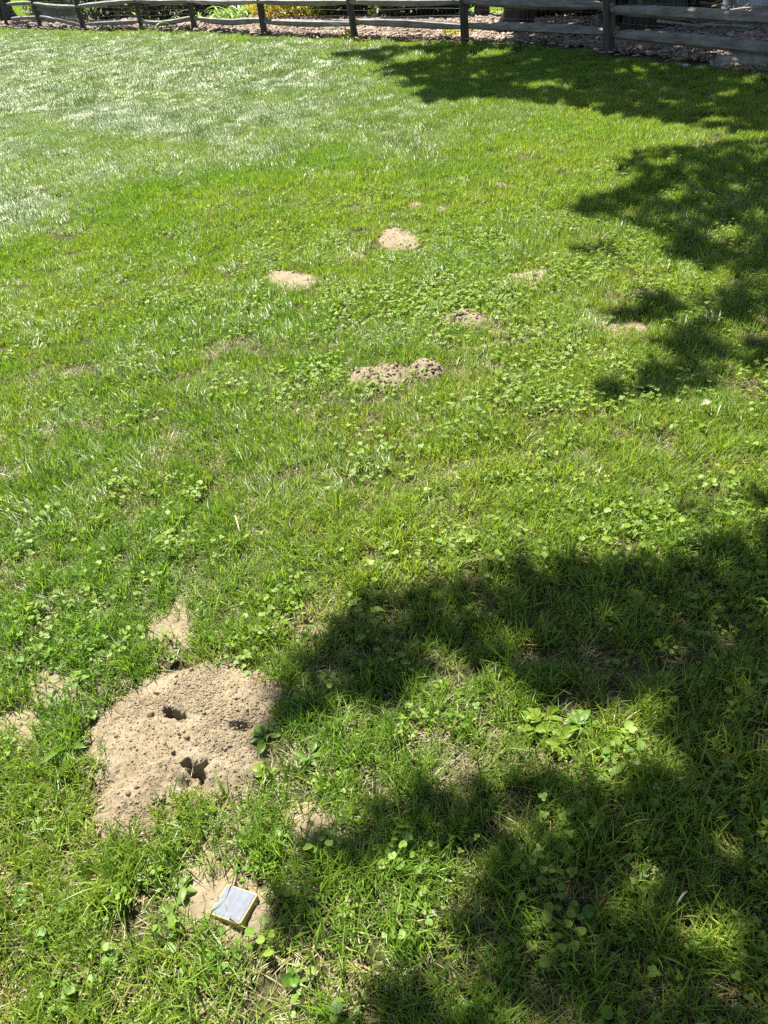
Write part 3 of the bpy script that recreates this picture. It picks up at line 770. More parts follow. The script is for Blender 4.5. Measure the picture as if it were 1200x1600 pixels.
# pale dead leaf and a straw stem lying on the lawn
g = G(1090, 652); fl = obj('fallen_leaf', leaf_mesh('fallen_leaf', .050, .026, (.1, -.4), leaf_mat('dead_leaf', trans=.2, flat=(.34, .32, .2)), 'ovate', .5), loc=(g[0], g[1], .05))
fl.rotation_euler = (.3, -.1, .3); tag(fl, 'pale dead leaf lying on the sunny grass below the right shadow', 'leaf')
def stem(px, py, qx, qy, label):
    a = G(px, py); b = G(qx, qy)
    t = np.linspace(0, 1, 5)[:, None]; P = np.column_stack([a + (b - a) * t, .045 + .012 * np.sin(t[:, 0] * 3)])
    V, F = tube(P - [*a, 0], .0022, 5); tag(obj('straw_stem', mesh_np('straw_stem', V, F, M_straw), loc=(a[0], a[1], 0)), label, 'stem')
stem(47, 737, 58, 758, 'single white dry stem lying in the grass at left')
stem(372, 822, 380, 850, 'thin dry straw standing out of the grass left of centre')
stem(1052, 1432, 1068, 1412, 'thin pale stem in the shade at lower right')

# ------------------------------------------------------------------ solar device
Mh = plain_mat('cream_plastic', (0.31, 0.25, 0.095), rough=.35, var=.08, scale=40)
Mw = plain_mat('white_border', (0.20, 0.21, 0.21), rough=.3, var=.05)
def solar_mat():
    mt, nt, out = new_mat('dusty_solar_cell'); L = nt.links
    tc = N(nt, 'ShaderNodeTexCoord')
    n1 = N(nt, 'ShaderNodeTexNoise'); n1.inputs['Scale'].default_value = 55; n1.inputs['Detail'].default_value = 7; n1.inputs['Roughness'].default_value = .7
    n2 = N(nt, 'ShaderNodeTexNoise'); n2.inputs['Scale'].default_value = 420; n2.inputs['Detail'].default_value = 2
    L.new(tc.outputs['Object'], n1.inputs['Vector']); L.new(tc.outputs['Object'], n2.inputs['Vector'])
    r1 = ramp(nt, [(.3, (.115, .125, .145)), (.6, (.15, .16, .18)), (.8, (.20, .207, .22))]); L.new(n1.outputs['Fac'], r1.inputs['Fac'])
    r2 = ramp(nt, [(.70, (0, 0, 0)), (.80, (.6, .6, .6))]); L.new(n2.outputs['Fac'], r2.inputs['Fac'])
    mx = N(nt, 'ShaderNodeMix', data_type='RGBA'); L.new(r2.outputs['Color'], mx.inputs[0]); L.new(r1.outputs['Color'], mx.inputs[6]); mx.inputs[7].default_value = (.6, .6, .58, 1)
    p = N(nt, 'ShaderNodeBsdfPrincipled'); p.inputs['Roughness'].default_value = .10; p.inputs['Specular IOR Level'].default_value = .6
    L.new(mx.outputs[2], p.inputs['Base Color']); L.new(p.outputs[0], out.inputs['Surface'])
    return mt
def rbox(sx, sy, z0, z1, r=.006, bev=.002, seg=5):
    ring = []
    for cx, cy, a0 in ((sx - r, sy - r, 0), (-sx + r, sy - r, 1), (-sx + r, -sy + r, 2), (sx - r, -sy + r, 3)):
        for k in range(seg + 1):
            a = (a0 + k / seg) * math.pi / 2; ring.append((cx + r * math.cos(a), cy + r * math.sin(a)))
    ring = np.array(ring); n = len(ring); V = []
    for s, z in ((1, z0), (1, z1 - bev), (1 - bev * .35 / sx, z1 - bev * .3), (1 - bev / sx, z1)):
        V.append(np.column_stack([ring * s, np.full(n, z)]))
    V = np.vstack(V); F = np.array([[l * n + i, l * n + (i + 1) % n, (l + 1) * n + (i + 1) % n, (l + 1) * n + i] for l in range(3) for i in range(n)])
    return V, [F, np.array([[3 * n + i for i in range(n)], [i for i in range(n)][::-1]])]
ZT = 0.020
q = np.array([G(352, 1378, ZT), G(406, 1398, ZT), G(376, 1450, ZT), G(327, 1428, ZT)])
cen = q.mean(0); ux = (q[1] + q[2] - q[0] - q[3]) / 2; uy = (q[0] + q[1] - q[2] - q[3]) / 2
ang = math.atan2(ux[1], ux[0]); hx = np.linalg.norm(ux) / 2; hy = np.linalg.norm(uy) / 2
dev = empty('solar_stake_device', (cen[0], cen[1], -0.004)); dev.rotation_euler = (-.10, -.13, ang)
tag(dev, 'small cream plastic solar device with dusty blue-grey panel on bare soil', 'solar device')
V, F = rbox(hx, hy, .002, .022); hs = obj('housing', mesh_np('housing', V, F, Mh, False), dev)
V, F = rbox(hx - .0030, hy - .0030, .0215, .0232, r=.004, bev=.0005); obj('panel_border', mesh_np('panel_border', V, F, Mw, False), hs)
V, F = rbox(hx - .0042, hy - .0042, .0225, .0242, r=.003, bev=.0004); sp = obj('solar_panel', mesh_np('solar_panel', V, F, solar_mat(), False), dev)
Mline = plain_mat('cell_line', (.16, .175, .205), rough=.3)
for k in (-.5, 0, .5):
    V, F = rbox(.0004, hy - .008, .0242, .0244, r=.0002, bev=.00005, seg=1); o = obj('cell_line', mesh_np('cell_line', V, F, Mline, False), sp, ((hx - .006) * k, 0, 0))
Mtab = plain_mat('dark_tab', (.08, .08, .07))
V, F = rbox(.0022, .006, .014, .0236, r=.001, bev=.0005); obj('switch_tab', mesh_np('switch_tab', V, F, Mtab, False), dev, (-hx + .0005, -.002, 0))
V, F = rbox(hx * .82, hy * .82, -.012, .003, r=.008); obj('base_ring', mesh_np('base_ring', V, F, Mh, False), dev)

# ------------------------------------------------------------------ split-rail fence
POSTS = [((12, 46), (3, 0)), ((65, 47.5), (50, 0)), ((132, 49.5), (118, 0)), ((223, 50), (211, 0)), ((305, 51), (295.5, 0)), ((414, 59), (405.6, 0)), ((555, 64), (546, 0)),
         ((727.5, 69.5), (724, 0)), ((950, 90), (951.5, 0)), ((1262, 122), (1270, 0))]
PB = np.array([G(*p[0]) for p in POSTS])
fence = empty('split_rail_fence', (PB[4][0], PB[4][1], 0)); FO = np.array([PB[4][0], PB[4][1], 0])
tag(fence, 'weathered grey split-rail fence with wire mesh across the top of the lawn', 'fence')
for i, (b, t) in enumerate(POSTS):
    A = PB[max(i - 1, 0)]; Bq = PB[min(i + 1, len(PB) - 1)]
    # lean: where the post passes the top of the frame, in the plane facing the camera
    side = np.array([PB[i][1], -PB[i][0]]) / np.linalg.norm(PB[i])
    hit = plane_hit(t[0], t[1], PB[i], PB[i] + side)
    d = (hit - np.array([*PB[i], 0])); d = d / max(d[2], .2)
    d[:2] = np.clip(d[:2], -.12, .12)
    top = .96 + .05 * math.sin(i * 2.3)
    P = [np.array([*PB[i], 0]) + d * z for z in (-.1, .12, .35, .6, .8, top)]
    w = .058 + .006 * math.sin(i * 1.7) + (.006 if i >= 7 else 0)
    V, F = tube(np.array(P) - FO, [w * 1.05, w, w * .98, w, w * .95, w * .8], 7, rough=.12, seed=40 + i, squash=1.15)
    obj('post', mesh_np('post', V, F, M_post, False), fence)
RAILS = {0: ([(14, 6), (50, 4)], [(18, 29), (60, 27)]),
         1: ([(53, 5), (75, 9), (100, 10.5), (120, 10)], [(62, 26), (95, 33), (130, 41)]),
         2: ([(124, 9.5), (160, 6), (209, 1)], [(134, 38), (170, 36), (219, 33)]),
         3: ([(214, 1), (255, 3), (296, 1)], [(222, 34), (250, 37), (275, 33), (300, 27)]),
         4: ([(298, 1), (350, 4), (405, 2)], [(303, 28), (330, 33), (365, 35), (410, 31)]),
         5: ([(408, 2), (470, 4), (545, 3)], [(412, 34), (480, 37), (552, 37)]),
         6: ([(549, 2), (640, 4), (724, 2)], [(555, 33.5), (640, 37), (726, 42)]),
         7: ([(727, 1), (840, 5), (950, 7)], [(730, 41), (840, 45), (950, 51)]),
         8: ([(954, 14), (1080, 20), (1266, 31)], [(954, 55), (1080, 64), (1266, 83)])}
for bay, rails in RAILS.items():
    A, Bq = PB[bay], PB[bay + 1]; dirv = (Bq - A) / np.linalg.norm(Bq - A)
    nrm = np.array([-dirv[1], dirv[0]])
    trip = list(rails)
    for ri, rl in enumerate(trip):
        K = np.array([plane_hit(px, py, A, Bq) for px, py in rl])
        u = (K[:, :2] - A) @ dirv
        uu = np.linspace(max(u[0], -.05) - .12, min(u[-1], np.linalg.norm(Bq - A) + .05) + .12, 11)
        zz = np.interp(uu, u, K[:, 2]); zz = np.convolve(np.pad(zz, 1, 'edge'), [.25, .5, .25], 'valid')
        rs = np.random.default_rng(bay * 5 + ri)
        off = (.034 if ri % 2 else -.030) + .012 * np.sin(np.linspace(0, 3, 11) + bay)
        P = np.column_stack([A[0] + dirv[0] * uu + nrm[0] * off, A[1] + dirv[1] * uu + nrm[1] * off, zz])
        w = (.047 + .006 * rs.random()) * np.array([.55, .85, 1, 1.05, 1.08, 1.1, 1.05, 1.02, .98, .82, .55])
        V, F = tube(P - FO, w, 6, rough=.13, seed=bay * 9 + ri, squash=1.1)
        obj('rail', mesh_np('rail', V, F, M_rail, False), fence)
    # welded wire behind the rails
    Ld = np.linalg.norm(Bq - A); parts = []
    zs = np.arange(.06, .8, .10)
    for z in zs:
        uu = np.linspace(0, Ld, 6)
        P = np.column_stack([A[0] + dirv[0] * uu + nrm[0] * .07, A[1] + dirv[1] * uu + nrm[1] * .07, z + .012 * np.sin(uu * 2 + z * 9)])
        parts.append(tube(P - FO, .0022, 4, cap=False))
    for uq in np.arange(.05, Ld, .10):
        P = np.array([[A[0] + dirv[0] * uq + nrm[0] * .07, A[1] + dirv[1] * uq + nrm[1] * .07, z] for z in (.02, .78)])
        parts.append(tube(P - FO, .0016, 4, cap=False))
    V, F = merge(parts); obj('wire_mesh', mesh_np('wire_mesh', V, F, M_wire, True), fence)
# dark netting hanging between the two posts at the far left
A, Bq = PB[1], PB[2]; dirv = (Bq - A) / np.linalg.norm(Bq - A); parts = []
K = [plane_hit(58, 9, A, Bq), plane_hit(66, 22, A, Bq), plane_hit(122, 12, A, Bq), plane_hit(130, 40, A, Bq)]
for k in range(22):
    t = k / 21; a = K[0] * (1 - t) + K[1] * t; b = K[2] * (1 - t) + K[3] * t
    mid = (a + b) / 2 - np.array([0, 0, .03]); parts.append(tube(np.array([a, mid, b]) - FO, .0028, 4, cap=False))
for k in range(60):
    t = k / 59; a = K[0] * (1 - t) + K[2] * t; b = K[1] * (1 - t) + K[3] * t
    s = 4 * t * (1 - t) * .03; parts.append(tube(np.array([a - [0, 0, s], b - [0, 0, s]]) - FO, .0028, 4, cap=False))
V, F = merge(parts); nt_ = obj('netting', mesh_np('netting', V, F, M_wire, True), fence)

# ------------------------------------------------------------------ mulch chips, rocks, log
rm = np.random.default_rng(77)
chips = []
for k in range(6):
    n = 30; pos = np.column_stack([rm.normal(0, .10, (n, 2)), rm.uniform(.0, .035, n)])
    T = np.array([[-1, -.35, 0], [1, -.3, 0], [.9, .3, 0], [-.95, .32, 0], [-1, -.3, .25], [1, -.25, .25], [.85, .25, .25], [-.9, .3, .25]])
    TF = np.array([[4, 5, 6, 7], [0, 1, 5, 4], [1, 2, 6, 5], [2, 3, 7, 6], [3, 0, 4, 7]])
    V, F, ow = batch(T, [TF], pos, rot_mats(n, rm, .35), rm.uniform(.018, .05, (n, 1)) * rm.uniform(.7, 1.2, (n, 3)))
    cc = (np.array([.14, .11, .088]) + (np.array([.38, .315, .26]) - np.array([.14, .11, .088])) * rm.random((n, 1)))[ow]
    chips.append((V, np.concatenate(F), cc))
chip_set = make_set('mulch_chip', chips, M_chip)
n = 34000; bmin = bed_poly.min(0); bmax = bed_poly.max(0)
x = rm.uniform(max(bmin[0], -14), min(bmax[0], 10), n); y = rm.uniform(bmin[1], min(bmax[1], 45), n)
k = (polydist(x, y, bed_poly) > .22) & in_view(x, y, .8) & (rm.random(n) < np.clip(16 / y, .25, 1)); x, y = x[k], y[k]; n = len(x)
s = rm.uniform(.8, 1.5, n) * np.clip(y / 16, 1, 1.7)
points_obj('mulch_chips', np.column_stack([x, y, np.full(n, .016) + .05 * fbm(x, y, .9, 3, 2)]), rm.integers(0, 6, n), np.column_stack([np.zeros(n), np.zeros(n), rm.uniform(0, 6.28, n)]),
           np.column_stack([s, s, s]), rm.uniform(0, 1, n), chip_set, 'pinkish tan wood chips covering the bed under the fence', 'mulch')
print('chips', n)

def rock(px, py, s, label, flat=.6, mat=M_rock, name='rock', seed=0):
    r = np.random.default_rng(int(px * 3 + py) + seed); g = G(px, py)
    V = ICO2 * (1 + .35 * (fbm(ICO2[:, 0] * 2 + 5 + seed, ICO2[:, 1] * 2 + ICO2[:, 2] * 2, 1.0, int(px), 2)[:, None] - .5) * 1.6)
    V = V * np.array(s) * np.array([1, 1, flat]) + r.normal(0, .02 * s[0], V.shape)
    o = obj(name, mesh_np(name, V, ICO2F, mat, False), loc=(g[0], g[1], s[2] * flat * .5)); o.rotation_euler = (0, 0, r.uniform(0, 3))
    tag(o, label, 'rock', 'rocks in the mulch bed')
M_white = plain_mat('white_stone', (.62, .58, .52), rough=.8, var=.2, scale=12)
for (px, py, s, lb, mt) in [
    (590, 49, (.22, .16, .14), 'grey jagged rock in sunny mulch right of the middle post', M_rock),
    (604, 51, (.12, .10, .11), 'small dark rock leaning against the jagged grey rock', M_rock),
    (486, 45, (.24, .10, .07), 'flat grey stone in the mulch under the golden shrub', M_rock),
    (492, 59, (.18, .09, .05), 'low flat stone at the lawn edge under the golden shrub', M_rock),
    (356, 54, (.10, .09, .07), 'dark edging stone at lawn edge below the daylilies, left one of two', M_rock),
    (382, 56, (.11, .09, .07), 'dark edging stone at lawn edge beside the post by the golden shrub', M_rock),
    (322, 51.5, (.09, .08, .06), 'small dark edging stone right of the fifth post from the left', M_rock),
    (378, 45, (.20, .13, .10), 'grey rock in the mulch below the daylilies', M_rock),
    (568, 44, (.16, .12, .08), 'pale stone beside the middle post in the mulch', M_white),
    (912, 69, (.06, .05, .05), 'small white stone lying in shaded mulch left of the tall post', M_white),
    (1060, 104, (.05, .04, .04), 'tiny white pebble left of a pair at the shaded lawn edge', M_white),
    (1071, 105, (.055, .045, .04), 'tiny white pebble right of a pair at the shaded lawn edge', M_white),
    (1168, 94, (.08, .06, .05), 'white stone behind the fallen log near the right edge', M_white),
    (1190, 97, (.12, .07, .05), 'longer pale stone behind the log at the right edge', M_white),
    (1185, 121, (.07, .05, .04), 'pale stone in front of the log at the lawn edge', M_white),
    (875, 40, (.06, .06, .06), 'small pale stone behind the lower rail in shade', M_white),
    (1040, 88, (.11, .08, .10), 'upright grey stone in the dark mulch right of the tall post', M_rock),
    (968, 97, (.10, .06, .03), 'flat pale stone at the foot of the tall post', M_white)]:
    rock(px, py, s, lb, mat=mt)
a, b = G(1120, 110), G(1300, 118); t = np.linspace(0, 1, 9)[:, None]
P = np.column_stack([a + (b - a) * t, np.full(9, .075)])
V, F = tube(P - [*a, 0], .078 * np.array([.9, 1, 1.02, 1, .98, 1, 1, 1, 1]), 12, rough=.05, seed=4)
tag(obj('landscape_log', mesh_np('landscape_log', V, F, wood_mat('log_wood', (.12, .11, .08), (.32, .31, .24), sx=(12, 12, 12)), False), loc=(a[0], a[1], 0)), 'greyish round log lying at the lawn edge at the right', 'log')
# sticks of the brush heap behind the right end of the fence
rb = np.random.default_rng(5); heap = empty('brush_pile', (*G(1140, 45), 0)); HO = np.array([*G(1140, 45), 0])
tag(heap, 'pile of dead sticks behind the right end of the fence', 'brush pile')
for k in range(46):
    c = np.array(G(rb.uniform(1085, 1250), rb.uniform(32, 58))); L = rb.uniform(.5, 1.5); an = rb.normal(-.25, .35)
    z = rb.uniform(.02, .22); dv = np.array([math.cos(an), math.sin(an), rb.normal(0, .08)])
    P = [np.array([*c, z]) + dv * L * s + np.array([0, 0, .03 * math.sin(3 * s + k)]) for s in np.linspace(-.5, .5, 5)]
    V, F = tube(np.array(P) - HO, np.array([1.1, 1, .9, .8, .5]) * rb.uniform(.007, .018), 5, rough=.1, seed=k)
    obj('stick', mesh_np('stick', V, F, M_stick, True), heap)

# ------------------------------------------------------------------ leaves, shrubs, trees
LT = np.array([[-1, 0, 0], [-.3, .5, .08], [.4, .42, .05], [1, 0, -.1], [.4, -.42, .05], [-.3, -.5, .08]]); LTF = [np.array([[0, 1, 2, 3], [0, 3, 4, 5]])]
def foliage_mesh(name, centers, size, colA, colB, rng, mat=None, asp=1.0, tilt=None):
    n = len(centers); S = size * rng.uniform(.7, 1.3, n)[:, None] * np.array([1, asp, 1.0])
    V, F, ow = batch(LT, LTF, centers, rot_mats(n, rng, tilt), S)
    c = (np.array(colA) + (np.array(colB) - np.array(colA)) * rng.random((n, 1)))[ow]
    return mesh_np(name, V, F, mat or M_foliage, True, c)
def blob_points(rng, n, rx, ry, rz, cz, lump=.35, seed=0):
    d = rng.normal(0, 1, (n, 3)); d /= np.linalg.norm(d, axis=1)[:, None]
    lum = 1 + lump * (fbm(d[:, 0] * 2 + 7 + seed, d[:, 1] * 2 + d[:, 2] * 1.7, 1.6, seed, 3) - .5) * 2
    r = (rng.random(n) ** .45) * lum
    P = d * r[:, None] * [rx, ry, rz] + [0, 0, cz]
    return P[P[:, 2] > .03]
def shrub(px, py, rx, ry, rz, n, size, cA, cB, label, name='shrub', cat='shrub', asp=1.0, seed=0, lump=.35):
    g = G(px, py); r = np.random.default_rng(int(px) + seed)
    e = empty(name, (g[0], g[1], 0)); tag(e, label, cat, 'shrubs behind the fence')
    obj('foliage', foliage_mesh('foliage', blob_points(r, n, rx, ry, rz, rz * .82, lump, int(px) % 50), size, cA, cB, r, asp=asp), e)
    for k in range(5):
        a = r.uniform(0, 6.28); tip = np.array([math.cos(a) * rx * .5, math.sin(a) * ry * .5, rz * 1.1])
        V, F = tube(np.array([[0, 0, -.03], tip * [.3, .3, .5], tip]), [.025, .018, .008], 5, rough=.1, seed=k)
        obj('stem', mesh_np('stem', V, F, M_bark, True), e)
    return e
DKA, DKB = (.012, .026, .010), (.04, .07, .025)
GA, GB = (.42, .32, .015), (.58, .47, .05)
shrub(462, 33, 1.15, .9, .75, 5200, .055, GA, GB, 'golden yellow shrub in full sun behind the fence', 'golden_shrub', asp=.6)
shrub(512, 32, .8, .7, .62, 2600, .055, (.30, .30, .04), (.55, .55, .08), 'yellow-green shrub touching the golden shrub on its right', 'golden_shrub', asp=.6)
shrub(605, 31, .38, .35, .50, 1200, .05, (.42, .48, .05), (.62, .66, .14), 'small bright yellow-green shrub among dark evergreens', 'golden_shrub', asp=.6)
for (px, py, rx, rz, lb) in [(180, 35, 1.5, 1.1, 'dark evergreen shrub behind the third fence bay from the left'), (268, 35, 1.6, 1.2, 'dark evergreen hedge left of the daylilies'),
                             (330, 34, 1.1, 1.0, 'dark evergreen shrub touching the daylilies on their left'), (562, 29, 1.1, 1.1, 'dark evergreen between the golden shrubs'),
                             (650, 31, 1.0, 1.0, 'low dark yew right of the small yellow-green shrub'), (700, 31, .75, .9, 'dark yew left of the thin dark trunk'),
                             (985, 44, .55, .8, 'dark shaded shrub just right of the tall fence post'), (1062, 42, .5, .7, 'dark shaded shrub right of the widest trunk'), (935, 30, .5, .45, 'added low dark shrub standing in for shade just left of the tall post behind the rails'), (1010, 46, .5, .75, 'dark shrub in front of the widest trunk'), (870, 30, .5, .3, 'added low dark shrub standing in for shaded lawn right of the thick trunk'), (1105, 16, .8, .8, 'dark shrub behind the stick pile at the right'), (88, 34, .9, .55, 'loose grey-green shrub behind the netting at far left')]:  # both low dark shrubs by the rails are added to darken shaded lawn
    light = px == 88
    shrub(px, py, rx, rx * .7, rz, 4200, .07, (.10, .13, .05) if light else DKA, (.30, .34, .16) if light else DKB, lb, 'evergreen_shrub' if not light else 'loose_shrub', asp=.8, seed=3)
shrub(243, 35, .5, .4, .55, 500, .07, (.30, .34, .12), (.55, .58, .28), 'pale leaves added as sun highlights on the dark hedge', 'hedge_highlight', asp=.9)  # pale leaf colour stands in for highlights on the hedge
# daylilies: strappy arching leaves
dl = empty('daylily_clump', (*G(386, 33), 0)); DO = G(386, 33); tag(dl, 'bright green daylily clump with arching strap leaves behind the fence', 'daylily')
rd = np.random.default_rng(9); M_day = leaf_mat('daylily_leaf', trans=.4, flat=(.24, .38, .08)); strap = []
for k in range(6):
    V = []; an = rd.uniform(.9, 1.4); x = z = 0
    for l in range(8):
        w = .017 * (1 - (l / 7.) ** 2.2) + .001
        V += [(x, w, z + .004), (x, 0, z), (x, -w, z + .004)]
        x += math.cos(an) * .11; z += math.sin(an) * .11; an -= rd.uniform(.22, .36)
    F = [(i * 3 + j, i * 3 + j + 1, i * 3 + j + 4, i * 3 + j + 3) for i in range(7) for j in (0, 1)]
    strap.append(mesh_np('leaf', np.array(V), np.array(F), M_day, True))
for k in range(240):
    o = obj('leaf', strap[k % 6], dl, (rd.normal(0, .62), rd.normal(0, .38), rd.uniform(-.02, .02))); s = rd.uniform(.75, 1.25)
    o.scale = (s, s * 1.3, s); o.rotation_euler = (rd.normal(0, .15), 0, rd.uniform(0, 6.28))
# small yellow-green plants at the foot of the fence
for (px, py, lb) in [(742, 56, 'small yellow-green plant in sunny mulch right of the eighth post'), (777, 55, 'small yellow-green plant left of the thick trunk'),
                     (545, 63, 'yellow-green tuft at the foot of the middle post'), (705, 62, 'yellow-green tuft in mulch left of the eighth post from the left'), (852, 60, 'small weed in mulch right of the thick trunk')]:
    g = G(px, py); r = np.random.default_rng(int(px)); P = blob_points(r, 110, .17, .14, .10, .07)
    o = obj('low_plant', foliage_mesh('low_plant', P, .035, (.28, .32, .05), (.55, .55, .12), r), loc=(g[0], g[1], .01)); tag(o, lb, 'plant', 'low plants in the mulch bed')
# dry ornamental grass mound and a tarp-covered heap beyond the right end
g = G(1152, 22); dg = empty('dry_grass_clump', (g[0], g[1], 0)); tag(dg, 'straw-coloured dry ornamental grass mound behind the right fence bay', 'grass clump')
rr_ = np.random.default_rng(3); V, F, cc = blades(1500, .42, .45, .85, .012, .02, .35, .35, rr_, straw=0)
obj('dry_blades', mesh_np('dry_blades', V, F, M_straw, True), dg)['kind'] = 'stuff'
tx, ty = G(1222, 24); nu, nv = 60, 24; V = []
for j in range(nv):
    for i in range(nu):
        a = 2 * math.pi * i / nu; t = j / (nv - 1)
        r = (.75 + .05 * math.sin(a * 9 + 1) * (1 - t) + .03 * math.sin(a * 17) * (1 - t) + .10 * (1 - t)) * (1 if t < .75 else math.sqrt(max(0, 1 - ((t - .75) / .25) ** 2)) + .001)
        V.append((math.cos(a) * r, math.sin(a) * r * .8, min(t / .75, 1) * .85 + max(0, t - .75) * .5))
F = [(j * nu + i, j * nu + (i + 1) % nu, (j + 1) * nu + (i + 1) % nu, (j + 1) * nu + i) for j in range(nv - 1) for i in range(nu)]
tag(obj('covered_heap', mesh_np('covered_heap', np.array(V), np.array(F), plain_mat('blue_grey_tarp', (.36, .42, .50), rough=.5, var=.2, scale=5), True), loc=(tx, ty, 0)),
    'blue-grey draped cover with vertical folds at the upper right corner', 'tarp')

# ---- shadow-casting crowns
def limb_path(a, b, sag, n=7, seed=0):
    r = np.random.default_rng(seed); t = np.linspace(0, 1, n)[:, None]
    P = a + (b - a) * t; P[:, 2] += sag * np.sin(t[:, 0] * math.pi); P[1:-1] += r.normal(0, .06, (n - 2, 3)); return P
OFF = LDIR[:2] / LDIR[2]
def crown_points(rng, dark, holes, dens, h0, h1, dapple, ext=(), dscale=2.2, seed=0, soft=.03):
    """leaves placed along the sun's direction above the ground area they shade"""
    out = []
    allp = [p for p in list(dark) + list(ext)]
    b0 = np.min([p.min(0) for p in allp], 0); b1 = np.max([p.max(0) for p in allp], 0)
    n = int(np.prod(b1 - b0) * dens); x = rng.uniform(b0[0], b1[0], n); y = rng.uniform(b0[1], b1[1], n)
    jx = x + rng.normal(0, soft, n); jy = y + rng.normal(0, soft, n)
    k = np.zeros(n, bool)
    for p in allp: k |= inpoly(jx, jy, p)
    for p in holes: k &= ~inpoly(jx, jy, p)
    k &= fbm(x, y, dscale, seed + 200, 3) > dapple
    x, y = x[k], y[k]; h = rng.uniform(h0, h1, len(x)) + .8 * (fbm(x, y, .8, seed, 2) - .5)
    return np.column_stack([x + OFF[0] * h, y + OFF[1] * h, h])
def tree(name, label, base, trunk_r, fork, leaves, size, rng, seed, limbs=9, trunk_label=None, lean=(0, 0)):
    e = empty(name, (base[0], base[1], 0)); O = np.array([base[0], base[1], 0]); tag(e, label, 'tree', 'trees around the lawn')
    f = np.array([base[0] + lean[0], base[1] + lean[1], fork])
    P = limb_path(np.array([base[0], base[1], -.1]), f, 0, 9, seed)
    P[0, :2] = base
    V, F = tube(P - O, trunk_r * np.array([1.5, 1.12, 1.0, .97, .95, .92, .9, .88, .85]), 14, rough=.10, seed=seed)
    obj('trunk', mesh_np('trunk', V, F, M_bark, True), e)
    if len(leaves):
        obj('crown', foliage_mesh('crown', leaves - O, size, (.05, .09, .02), (.08, .14, .035), rng, M_crown, asp=1.1), e)
        top = f + np.array([0, 0, 1.5])
        idx = rng.choice(len(leaves), limbs, replace=False)
        for k in idx:
            tip = leaves[k]
            V, F = tube(limb_path(f - [0, 0, .15], tip, .25, 8, seed + int(k)) - O, trunk_r * .38 * np.linspace(1, .12, 8), 6, rough=.06, seed=int(k)); obj('limb', mesh_np('limb', V, F, M_bark, True), e)
    return e

rt_ = np.random.default_rng(99)
# near shadow
C_dark = [GP([(1280, 815), (1200, 832), (1120, 858), (1050, 878), (1000, 888), (960, 882), (900, 878), (870, 895), (800, 888), (740, 910), (690, 920), (640, 926), (592, 914), (572, 940), (577, 962), (532, 974), (512, 1000), (470, 1040),
              (446, 1088), (436, 1122), (402, 1158), (398, 1170), (452, 1152), (500, 1108), (540, 1082), (566, 1098), (600, 1118), (645, 1108), (672, 1062), (720, 1040), (775, 1048), (815, 1090), (850, 1108), (900, 1100), (960, 1118),
              (1012, 1128), (1042, 1165), (1062, 1205), (1040, 1215), (960, 1242), (900, 1232), (850, 1212), (790, 1225), (755, 1226), (700, 1240), (650, 1246), (600, 1262), (545, 1300), (522, 1330), (560, 1372), (620, 1372), (680, 1340),
              (725, 1325), (770, 1332), (800, 1345), (745, 1380), (735, 1440), (745, 1500), (735, 1545), (600, 1560), (520, 1580), (500, 1640), (1280, 1700)]),
          GP([(425, 1420), (470, 1380), (500, 1400), (540, 1420), (530, 1455), (480, 1475), (435, 1460)]), GP([(470, 1330), (500, 1310), (515, 1345), (490, 1370)]),
          ell(742, 1462, 25, 22)]
C_hole = [GP([(1065, 1475), (1090, 1440), (1150, 1455), (1185, 1490), (1170, 1520), (1110, 1525)]), GP([(835, 1300), (870, 1285), (910, 1300), (905, 1330), (850, 1335)]), ell(850, 978, 18, 7), ell(820, 1032, 34, 14), ell(1040, 1090, 22, 10), ell(760, 1560, 20, 24), ell(955, 1500, 14, 20), ell(900, 1270, 22, 9), ell(980, 1290, 16, 10), ell(1130, 1010, 18, 9), ell(1020, 1400, 14, 12), ell(860, 1520, 22, 12), ell(820, 1420, 14, 10), ell(1130, 1250, 12, 10), ell(660, 1300, 12, 6)]
C_ext = [np.array([[0.55, .4], [4.4, -.8], [4.9, 2.4], [2.6, 2.2], [1.25, 1.75]]), np.array([[-.2, .5], [.6, .5], [4, -.9], [1, -1.6], [-.3, -.6]])]
lv = crown_points(rt_, C_dark, C_hole, 1600, 3.6, 5.6, .16, C_ext, 4.2, 1, .012)
tree('shade_tree', 'broadleaf tree right of the camera casting the near shadow', (4.3, 4.4), .17, 3.2, lv, .048, rt_, 1, 14)
# middle shadow on the right
B_dark = [GP([(972, 258), (1000, 240), (1060, 232), (1200, 222), (1280, 218), (1280, 450), (1200, 448), (1140, 436), (1100, 420), (1050, 412), (1035, 395), (1050, 385), (1030, 370), (980, 358), (905, 342), (884, 326), (930, 310), (985, 300), (1000, 285)]),
          GP([(935, 625), (1000, 600), (1050, 565), (1040, 545), (1090, 510), (1200, 488), (1280, 480), (1280, 516), (1140, 519), (1128, 546), (1200, 540), (1280, 535), (1280, 585), (1200, 580), (1135, 586), (1118, 630), (1060, 616), (1000, 622)]),
          GP([(950, 500), (960, 470), (1000, 460), (1060, 476), (1200, 455), (1280, 450), (1280, 490), (1090, 500), (1000, 500)]), ell(930, 395, 28, 7), ell(1150, 800, 60, 10)]
B_hole = [ell(1040, 262, 26, 9), ell(1052, 310, 24, 10), ell(1130, 370, 28, 8), ell(975, 336, 22, 6), ell(1150, 300, 20, 7)]
B_ext = [np.array([[3.3, 6.0], [6.6, 5.6], [6.4, 2.2], [2.1, 3.1], [2.4, 4.3]])]
lv = crown_points(rt_, B_dark, B_hole, 560, 4.2, 7.0, .22, B_ext, 1.7, 2, .03)
tree('shade_tree', 'broadleaf tree beyond the right edge shading the middle of the lawn', (6.9, 8.2), .2, 3.6, lv, .075, rt_, 2, 12)
